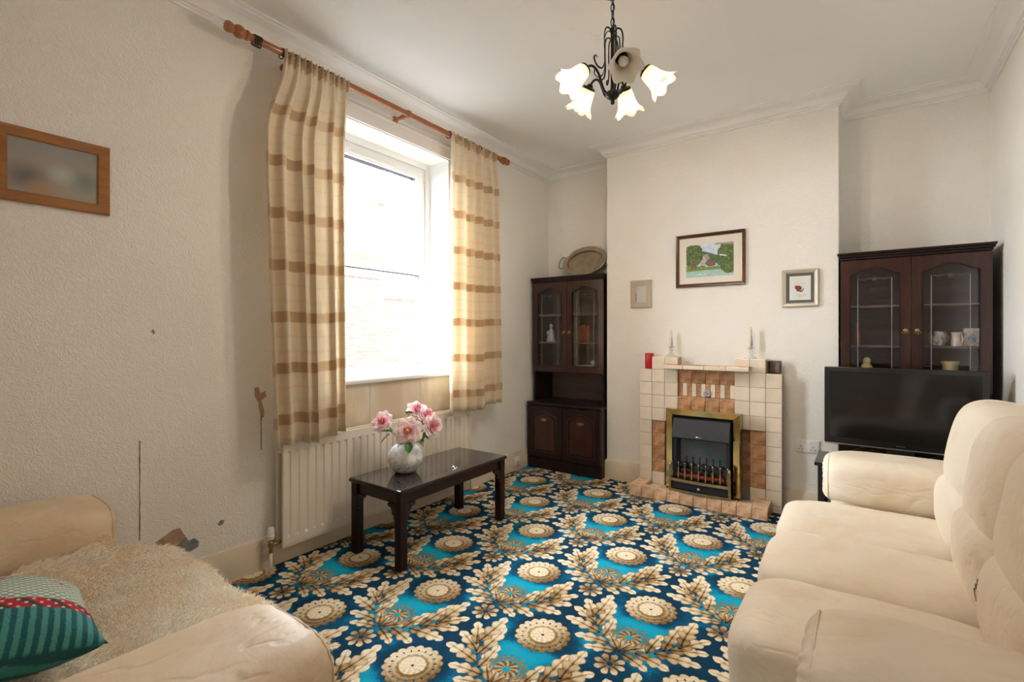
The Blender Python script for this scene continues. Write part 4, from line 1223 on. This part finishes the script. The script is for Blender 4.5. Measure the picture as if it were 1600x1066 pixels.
def blob(cx_, cy_, rx, ry, n=22, jag_=.12, seed=0):
    r_ = random.Random(seed)
    return [(cx_ + rx * math.cos(2 * PI * k / n) * (1 + r_.uniform(-jag_, jag_)), cy_ + ry * math.sin(2 * PI * k / n) * (1 + r_.uniform(-jag_, jag_))) for k in range(n)]
bm = nb(); lay = 0
def art(poly, mi):
    global lay
    lay += 1
    pts = [(ix + max(0, min(1, a)) * iw, iz + max(0, min(1, b_)) * ih) for a, b_ in poly]
    n0 = len(bm.faces)
    vs = [bm.verts.new(fw(a, b_, .0062 + lay * .00012)) for a, b_ in pts]
    fc = bm.faces.new(vs); fc.material_index = mi
art([(0, 0), (1, 0), (1, 1), (0, 1)], 0)
art([(.25, .45), (1, .35), (1, .62), (.8, .58), (.62, .66), (.45, .75), (.33, .80), (.25, .78)], 1)
art([(0, .0), (1, 0), (1, .36), (0, .28)], 3)
art([(.30, .28), (.66, .30), (.80, .30), (.72, .2), (.5, .2), (.3, .22)], 6)
art([(.0, .18), (.46, .20), (.42, .32), (.0, .36)], 6)
art([(.30, .36), (.46, .36), (.46, .58), (.38, .66), (.30, .56)], 4); art([(.36, .66), (.46, .70), (.52, .54), (.44, .50)], 5)
art(blob(.53, .40, .12, .10, seed=1), 7)
art(blob(.14, .70, .22, .36, 30, seed=2), 2); art([(.10, .25), (.14, .25), (.15, .5), (.11, .5)], 7); art([(.19, .25), (.22, .25), (.24, .5), (.2, .5)], 7)
art(blob(.88, .66, .20, .38, 30, seed=3), 2); art(blob(.78, .42, .12, .14, seed=4), 1); art(blob(.90, .24, .16, .16, seed=5), 2); art(blob(.34, .28, .10, .07, seed=8), 6)
art([(.22, .06), (.34, .05), (.34, .10), (.24, .11)], 8); art([(.37, .05), (.45, .05), (.45, .08), (.38, .09)], 8); art([(.7, .62), (.86, .58), (.86, .61), (.72, .66)], 8)
art([(.62, .96), (1, .93), (1, 1), (.62, 1)], 5)
obj('print', bm, PM, p)
# small beige frame
W_, H_ = .172, .222
p = thing('picture', 'small plain beige frame with an empty grey mount', 'picture', (-1.538, Y1 - .001, 1.440))
bm = nb(); frame_ring(bm, W_, H_, [(0, 0), (0, .014), (.004, .017), (.04, .014), (.042, .006)], fw); obj('frame', bm, plain('beige_frame', (.47, .40, .31), .5, var=.1, vs=60), p)
obj('print', slab(.04, W_ - .04, .04, H_ - .04, .002, .007, fw), plain('grey_card', (.55, .52, .49), .6), p)
bm = slab(.043, .047, .05, .115, .007, .0078, fw); obj('dark_edge', bm, M['black'], p)
# rose print
W_, H_ = .217, .255
p = thing('picture', 'silver framed print of a red rose with handwriting', 'picture', (-.442, Y1 - .001, 1.410))
bm = nb(); frame_ring(bm, W_, H_, [(0, 0), (0, .016), (.006, .022), (.018, .018), (.026, .012), (.028, .006)], fw); obj('frame', bm, plain('pale_silver_frame', (.66, .60, .51), .3, .5), p)
bm = nb(); frame_ring(bm, W_, H_, [(.027, .005), (.027, .010), (.044, .009), (.046, .005)], fw); obj('dark_mount', bm, plain('grey_green_mount', (.10, .10, .085), .6), p)
obj('print', slab(.044, W_ - .044, .044, H_ - .044, .002, .006, fw), M['paper_white'], p)
bm = nb(); MR = [plain('printed_red', (.45, .03, .03), .7, c2=(.25, .01, .02), vs=90), plain('printed_green', (.05, .10, .04), .7), plain('ink', (.14, .14, .17), .7)]
def art2(poly, mi, l):
    fc = bm.faces.new([bm.verts.new(fw(a, b_, .0062 + l * .0001)) for a, b_ in poly]); fc.material_index = mi
art2(blob(.100, .128, .020, .016, 16, .15, 3), 0, 2); art2(blob(.088, .135, .012, .011, 12, .15, 4), 0, 3)
art2([(.095, .110), (.108, .100), (.128, .104), (.118, .112)], 1, 1); art2([(.118, .108), (.126, .122), (.132, .130), (.128, .112)], 1, 4); art2([(.085, .108), (.098, .104), (.108, .112), (.096, .116)], 1, 5)
for (xa, xb, zc, s) in ((.092, .140, .158, 1), (.080, .112, .086, 2), (.088, .150, .078, 3), (.096, .135, .070, 4), (.07, .078, .178, 5)):
    r_ = random.Random(s); n = 14
    for k in range(n):
        x0 = xa + (xb - xa) * k / n; x1 = xa + (xb - xa) * (k + 1) / n; a, b_ = zc + r_.uniform(-.003, .003), zc + r_.uniform(-.003, .003)
        art2([(x0, a), (x1, b_), (x1, b_ + .0012), (x0, a + .0012)], 2, 6 + k % 3)
obj('rose_and_writing', bm, MR, p)
obj('cover_glass', slab(.044, W_ - .044, .044, H_ - .044, .0085, .0095, fw), M['pane'], p)
# teak frame on the window wall
fl_ = lambda a, b_, o: (o, a, b_)
W_, H_ = .337, .278
p = thing('picture', 'teak framed blurred print on the window wall', 'picture', (XL + .001, .330, 1.711))
bm = nb(); frame_ring(bm, W_, H_, [(0, 0), (0, .014), (.003, .017), (.036, .015), (.040, .010), (.040, .004)], fl_); obj('frame', bm, M['frame_wood'], p)
m, nt, b = newmat('blurred_print'); vec, (x, y, z) = coords(nt)
def spot(cy, cz, r): return (((y - cy) * (y - cy) + (z - cz) * (z - cz) * 1.4).sqrt()).ss(0, r, 1, 0)
col = mixc(nt, (.36, .32, .28), (.16, .14, .15), spot(.09, .10, .09)); col = mixc(nt, col, (.20, .24, .24), spot(.26, .12, .07)); col = mixc(nt, col, (.44, .48, .46), spot(.19, .13, .06)); col = mixc(nt, col, (.42, .26, .18), spot(.13, .06, .07)); col = mixc(nt, col, (.30, .30, .31), z.ss(.15, .24))
setc(nt, b, col); b.inputs['Roughness'].default_value = .3
obj('print', slab(.038, W_ - .038, .038, H_ - .038, .002, .007, fl_), m, p)

# ------------------------------------------------------------------ sockets
s = thing('double_socket', 'white double plug socket on the chimney breast', 'socket', (-.294, Y1, .465))
bm = nb(); box(bm, -.073, .073, -.009, 0, -.043, .043, .004, 2); obj('plate', bm, M['white_plastic'], s, .5)
for x in (-.036, .036):
    bm = nb()
    for dx, dz, w, h in ((0, -.004, .004, .009), (-.011, -.022, .008, .004), (.011, -.022, .008, .004)): box(bm, x + dx - w / 2, x + dx + w / 2, -.0096, -.0088, dz - h / 2 + .0, dz + h / 2)
    obj('pin_holes', bm, M['black'], s)
    bm = nb(); box(bm, x * .45 - .006, x * .45 + .006, -.013, -.008, .016, .034, .002); obj('switch', bm, M['white_plastic'], s)
s = thing('aerial_socket', 'white aerial socket on the skirting board near the corner', 'socket', (XL + .017, 3.575, .085))
bm = nb(); box(bm, 0, .022, -.043, .043, -.04, .04, .004, 2); obj('box', bm, M['white_plastic'], s, .5)
bm = nb(); lathe(bm, [(0, 0), (.009, 0), (.008, .004), (.004, .004), (.003, .001), (0, .001)], 14, Matrix.Translation((.022, 0, 0)) @ Matrix.Rotation(PI / 2, 4, 'Y')); obj('port', bm, M['chrome'], s, .6)

# ------------------------------------------------------------------ sofas
def sofa(label, n, W, loc, rotz, lm, seed, bk=0.0):
    t = thing('sofa', label, 'sofa', loc, rotz)
    sw = (W - .66) / n
    bm = nb(); box(bm, -W / 2 + .02, W / 2 - .02, -.36, .44, .03, .27, .05, 4); obj('base', bm, lm, t, .8)
    bm = nb(); box(bm, -W / 2 + .03, W / 2 - .03, .27 + bk, .455 + bk, .08, .80, .06, 4); obj('back_frame', bm, lm, t, .8)
    for s in (-1, 1):
        bm = nb(); cx_ = s * (W / 2 - .165)
        af = .05 if n == 3 and s == 1 else 0.0
        box(bm, cx_ - .15, cx_ + .15, -.275 + af, .42 + bk, .04, .50, .06, 4)
        arm = obj('arm', bm, lm, t, .8)
        bm = nb(); pillow(bm, (cx_, .045 + af / 2, .525 - af * .3), (.175, .355 - af / 2, .118), .36, .55, 'y', 44, 64, (18, .012), .004, seed + s); obj('arm_pad', bm, lm, arm, 3.2)
        yp = -.285 + af; ct = math.sqrt(1 - (abs(yp - .045 - af / 2) / (.355 - af / 2)) ** (2 / .36)) ** .36
        bm = nb(); tube(bm, [(cx_ + ct * .176 * spow(math.cos(a), .55), yp, .525 - af * .3 + ct * .119 * spow(math.sin(a), .55)) for a in [2 * PI * k / 48 for k in range(48)]], .003, 6, True); obj('piping', bm, lm, arm, 3.2)
    for k in range(n):
        cx_ = -W / 2 + .33 + sw * (k + .5)
        bm = nb(); pillow(bm, (cx_, -.125 + bk / 2, .315), (sw / 2 + .006, .335 + bk / 2, .148), .42, .38, 'z', 36, 64, (0, 0), .006, seed + 10 + k, .012); obj('seat_cushion', bm, lm, t, 3.2)
        bm = nb(); pillow(bm, (cx_, .215 + bk, .545), (sw / 2 + .006, .135, .135), .55, .62, 'x', 32, 56, (14, .018), .005, seed + 20 + k); obj('lumbar_cushion', bm, lm, t, 3.2)
        bm = nb(); pillow(bm, (0, 0, 0), (sw / 2 + .012, .155, .20), .50, .62, 'x', 36, 56, (12, .02), .006, seed + 30 + k, 0, Matrix.Translation((cx_, .275 + bk, .765)) @ Matrix.Rotation(-.18, 4, 'X')); obj('back_cushion', bm, lm, t, 3.2)
    for sx in (-1, 1):
        for y in (-.3, .38):
            bm = nb(); box(bm, sx * (W / 2 - .08) - .025, sx * (W / 2 - .08) + .025, y - .025, y + .025, 0, .045, .005); obj('foot', bm, M['black'], t)
    return t
sofa('long cream leather three seat sofa along the right wall', 3, 2.03, (.16, 2.035, 0), -PI / 2, M['leather'], 1)
sofa('tan leather two seat sofa covered with a sheepskin', 2, 1.60, (-1.61, .28, 0), PI, M['leather_tan'], 5, .13)

# sheepskin throw over the seats of the tan sofa
sk_ = thing('sheepskin_throw', 'shaggy cream sheepskin spread over the tan sofa seat', 'throw', (-1.61, .28, .46))
def seat_z(y):            # seat top of the tan sofa, world y
    d = y - .28 + .125 - .25
    t_ = min(1, max(0, (y - .34) / .40))
    return .315 + .148 * (max(0, 1 - abs(t_) ** (2 / .38)) ** (.38 / 2 * 1.1)) + .010
def throw_pt(i, j):
    y = -.06 + .815 * j
    w0 = -2.035 + .05 * math.sin(j * 7) + .02 * math.sin(j * 23)
    w1 = -1.165 + .05 * math.sin(j * 5 + 1) + (.10 * max(0, j - .75) / .25)
    x = w0 + (w1 - w0) * i
    y += .02 * math.sin(i * 11) * j + .015 * math.sin(i * 29) * j
    z = seat_z(y) + .006 * math.sin(i * 17 + j * 9)
    if y < .13: z += (.13 - y) * 1.35      # climbs the lumbar cushions
    # rides up against both arms
    for e, sgn in ((-2.075, 1), (-1.145, -1)):
        d = (x - e) * sgn
        if d < .10 and j < .72: z += (.10 - d) * .5
    return Vector((x + 1.61, y - .28, z - .46))
bm = nb(); grid(bm, throw_pt, 60, 50); o = obj('hide', bm, M['hide'], sk_, 3.2)
rnd = random.Random(11); verts = []; faces = []
for _ in range(42000):
    i, j = rnd.random(), rnd.random()
    p0 = throw_pt(i, j)
    comb = Vector((.5 + .4 * math.sin(j * 9 + i * 5), .8 * math.sin(i * 8 + 1) + .3, .30))
    d = (comb + Vector((rnd.gauss(0, .5), rnd.gauss(0, .5), rnd.uniform(0, .5)))).normalized()
    L = rnd.uniform(.014, .034); sd = d.cross(Vector((rnd.gauss(0, 1), rnd.gauss(0, 1), rnd.gauss(0, 1)))).normalized() * .0011
    mid = p0 + d * L * .55 + Vector((0, 0, .004)); tip = p0 + d * L + Vector((rnd.gauss(0, .004), rnd.gauss(0, .004), -.006))
    k = len(verts)
    verts += [p0 - sd, p0 + sd, mid + sd * .8, mid - sd * .8, tip]
    faces += [(k, k + 1, k + 2, k + 3), (k + 3, k + 2, k + 4)]
me = bpy.data.meshes.new('fleece'); me.from_pydata([tuple(v) for v in verts], [], faces); me.materials.append(M['fleece'])
o = link('fleece', me, sk_); o['kind'] = 'stuff'

# patchwork cushion
m, nt, b = newmat('patchwork_cushion_cloth'); vec, (x, y, z) = coords(nt)
ax_, ay_ = x.ab(), y.ab(); d = ax_.mx(ay_)
wv = noisex(nt, vec, 45, 2, .5, 1)
teal = mixc(nt, (.006, .10, .115), (.06, .27, .26), ((x * 330 + wv * 1.5).sin()).ss(-.3, .3))
under = mixc(nt, (.006, .08, .09), (.03, .20, .19), ((y * 210 + wv * 2).sin()).ss(-.3, .3))
knit = ((x * 330).sin() * (y * 330).sin()).ss(-.2, .5)
white = mixc(nt, (.24, .34, .29), (.66, .69, .60), knit)
fw1 = noisex(nt, vec, 15, 2, .5, .8).ss(.62, .68)
white = mixc(nt, white, mixc(nt, (.42, .02, .06), (.62, .20, .25), wv.ss(.4, .6)), fw1)
red = mixc(nt, mixc(nt, (.42, .012, .03), (.06, .045, .03), ((x + y) * 130).sin().ss(.2, .6)), (.70, .50, .38), ((x * 260).sin() * (y * 260).cos()).ss(.55, .8))
d = y * -1
top = mixc(nt, white, red, d.ss(.088, .091)); top = mixc(nt, top, teal, d.ss(.122, .125))
setc(nt, b, mixc(nt, under, top, z.ss(-.004, .004))); b.inputs['Roughness'].default_value = .95
bump(nt, b, noisex(nt, vec, 200, 2), .5, .004)
bm = nb()
def cush(i, j):
    a, c = i * 2 - 1, j * 2 - 1
    return a, c
NN = 34
for sg in (1, -1):
    def f_(i, j):
        a, c = i * 2 - 1, j * 2 - 1
        pin = 1 - .10 * (1 - abs(a) ** 2) * abs(c) ** 6 - .0
        hx_ = .205 * a * (1 - .07 * (1 - c * c)); hy_ = .205 * c * (1 - .07 * (1 - a * a))
        h = .088 * (max(0, (1 - abs(a) ** 2.6) * (1 - abs(c) ** 2.6))) ** .55
        return Vector((hx_, hy_, sg * h + .004 * noise.noise(Vector((hx_ * 20, hy_ * 20, sg)))* (1 if h > .01 else 0)))
    grid(bm, f_, NN, NN)
bmesh.ops.remove_doubles(bm, verts=bm.verts[:], dist=.0012)
cu = tag(obj('cushion', bm, m, None, 3.2), 'teal striped patchwork cushion with a red and white top lying on the sheepskin', 'cushion')
dn = Vector((.24, .18, -.03)).normalized(); nn = Vector((-.22, .10, .97)); nn = (nn - dn * nn.dot(dn)).normalized(); pp = nn.cross(dn)
xa_, ya_ = (dn + pp).normalized(), (dn - pp).normalized() * -1
ya_ = nn.cross(xa_)
cu.matrix_world = Matrix(((xa_.x, ya_.x, nn.x, -1.515), (xa_.y, ya_.y, nn.y, .165), (xa_.z, ya_.z, nn.z, .60), (0, 0, 0, 1)))

# ------------------------------------------------------------------ chandelier
LX, LY = -.94, 2.12
ch = thing('chandelier', 'black wrought iron chandelier with five frosted tulip glass shades', 'chandelier', (LX, LY, ZC))
def rel(r, a, z): return Vector((r * math.cos(a), r * math.sin(a), z - ZC))
bm = nb(); lathe(bm, [(0, 0), (.04, 0), (.04, -.004), (.02, -.010), (.006, -.014), (0, -.014)], 24); obj('ceiling_rose', bm, M['iron'], ch, .6)
zt = ZC - .012; nl = 4
for k in range(nl):
    z = zt - .018 - .036 * k * .93
    bm = nb(); tube(bm, [(.0085 * math.cos(t) if k % 2 else 0, 0 if k % 2 else .0085 * math.cos(t), z - ZC + .02 * math.sin(t)) for t in [2 * PI * q / 14 for q in range(14)]], .0026, 6, True); obj('chain_link', bm, M['iron'], ch, 3.2)
bm = nb(); tube(bm, [(.003, .002, -.028), (.006, -.003, -.1), (.001, .0, -.16)], .002, 6); obj('cable', bm, M['iron'], ch, 3.2)
bm = nb(); box(bm, -.0075, .0075, -.0075, .0075, 2.37 - ZC, 2.655 - ZC, .002); obj('stem', bm, M['iron'], ch)
bm = nb(); lathe(bm, [(0, 2.295 - ZC), (.008, 2.297 - ZC), (.010, 2.306 - ZC), (.006, 2.313 - ZC), (.014, 2.318 - ZC), (.030, 2.330 - ZC), (.034, 2.342 - ZC), (.028, 2.352 - ZC), (.012, 2.358 - ZC), (.010, 2.38 - ZC), (0, 2.38 - ZC)], 20); obj('hub', bm, M['iron'], ch, .7)
def frosted():
    m, nt, b = newmat('frosted_alabaster_glass')
    setc(nt, b, (.93, .89, .84)); b.inputs['Roughness'].default_value = .35
    tl = nt.nodes.new('ShaderNodeBsdfTranslucent'); tl.inputs[0].default_value = (1, .93, .80, 1)
    mx = nt.nodes.new('ShaderNodeMixShader'); mx.inputs[0].default_value = .18
    nt.links.new(b.outputs[0], mx.inputs[1]); nt.links.new(tl.outputs[0], mx.inputs[2]); nt.links.new(mx.outputs[0], nt.nodes['Material Output'].inputs[0])
    return m
def smooth_pts(P_, q_=4):
    out = []
    for i in range(len(P_) - 1):
        p0, p1, p2, p3 = P_[max(i - 1, 0)], P_[i], P_[i + 1], P_[min(i + 2, len(P_) - 1)]
        for q in range(q_):
            u = q / q_
            out.append(tuple(.5 * (2 * p1[w] + (p2[w] - p0[w]) * u + (2 * p0[w] - 5 * p1[w] + 4 * p2[w] - p3[w]) * u * u + (3 * p1[w] - p0[w] - 3 * p2[w] + p3[w]) * u ** 3) for w in (0, 1)))
    return out + [P_[-1]]
M['frost'] = frosted()
M['bulb_on'] = emit('lit_bulb', (1, .88, .70), 5.0)
M['bulb_off'] = plain('unlit_bulb', (.85, .84, .80), .3)
base_a = math.atan2(-2.12, .94)       # direction from the lamp towards the camera
for k in range(5):
    a = base_a + math.radians(14 + 72 * k)
    lit = k != 0
    bm = nb(); P_ = [(.020, 2.336), (.045, 2.352), (.062, 2.39), (.078, 2.43), (.100, 2.452), (.122, 2.452), (.140, 2.438)]
    pts = []
    for i in range(len(P_) - 1):
        for q in range(4):
            u = q / 4; p0, p1, p2, p3 = P_[max(i - 1, 0)], P_[i], P_[i + 1], P_[min(i + 2, len(P_) - 1)]
            c = [.5 * (2 * p1[w] + (p2[w] - p0[w]) * u + (2 * p0[w] - 5 * p1[w] + 4 * p2[w] - p3[w]) * u * u + (3 * p1[w] - p0[w] - 3 * p2[w] + p3[w]) * u ** 3) for w in (0, 1)]
            pts.append(rel(c[0], a, c[1]))
    tube(bm, pts + [rel(.140, a, 2.438)], .0055, 8); arm = obj('arm', bm, M['iron'], ch, 3.2)
    # scroll strap from the stem top to the arm
    bm = nb(); S = [(.006, 2.63), (.022, 2.648), (.040, 2.638), (.047, 2.60), (.044, 2.54), (.046, 2.48), (.060, 2.452), (.082, 2.452), (.100, 2.472), (.104, 2.492), (.094, 2.502), (.086, 2.492)]
    tube(bm, [rel(r, a + .10, z) for r, z in smooth_pts(S)], .0038, 6, False, .5); obj('scroll', bm, M['iron'], arm, 3.2)
    bm = nb(); S = [(.010, 2.60), (.020, 2.606), (.034, 2.59), (.036, 2.52), (.034, 2.46), (.040, 2.42), (.052, 2.41), (.056, 2.425), (.048, 2.432)]
    tube(bm, [rel(r, a - .35, z) for r, z in smooth_pts(S)], .0036, 6, False, .6); obj('inner_scroll', bm, M['iron'], arm, 3.2)
    # shade on a tilted axis
    tilt = math.radians(45 if k not in (2, 3) else 38)
    ax3 = Vector((math.cos(a) * math.sin(tilt), math.sin(a) * math.sin(tilt), -math.cos(tilt)))
    Mx = Matrix.Translation(rel(.140, a, 2.438)) @ ax3.to_track_quat('Z', 'Y').to_matrix().to_4x4()
    bm = nb(); lathe(bm, [(0, -.008), (.012, -.006), (.016, .004), (.031, .008), (.033, .018), (.030, .018), (.014, .010), (0, .010)], 18, Mx); obj('shade_holder', bm, M['iron'], arm, .7)
    bm = nb()
    prof = [(.026, .012), (.033, .022), (.037, .045), (.040, .070), (.046, .092), (.057, .112), (.070, .126)]
    n = 48; rings = []
    for i, (r, z) in enumerate(prof):
        e = max(0, (i - 3) / 3)
        rings.append([Vector(((r + e * .006 * math.cos(6 * 2 * PI * q / n)) * math.cos(2 * PI * q / n), (r + e * .006 * math.cos(6 * 2 * PI * q / n)) * math.sin(2 * PI * q / n), z + e * (.010 * math.cos(6 * 2 * PI * q / n)))) for q in range(n)])
    V = [[bm.verts.new(Mx @ v) for v in r] for r in rings]
    for p_, q_ in zip(V, V[1:]):
        for i in range(n): bm.faces.new((p_[i], p_[(i + 1) % n], q_[(i + 1) % n], q_[i]))
    sh = obj('shade', bm, M['frost'], arm, 3.2)
    md = sh.modifiers.new('glass_thickness', 'SOLIDIFY'); md.thickness = .003; md.offset = 0
    bm = nb(); lathe(bm, [(0, .016), (.010, .018), (.011, .034), (.015, .044), (.021, .060), (.021, .070), (.015, .083), (.006, .089), (0, .090)], 18, Mx); bl = obj('bulb', bm, M['bulb_on'] if lit else M['bulb_off'], sh, 3.2)
    if lit:
        ld = bpy.data.lights.new('bulb_light', 'POINT'); ld.energy = 5.0; ld.color = (1, .86, .68); ld.shadow_soft_size = .02
        lo = bpy.data.objects.new('bulb_light', ld); COL.objects.link(lo)
        lo.location = Vector((LX, LY, ZC)) + Mx @ Vector((0, 0, .098))
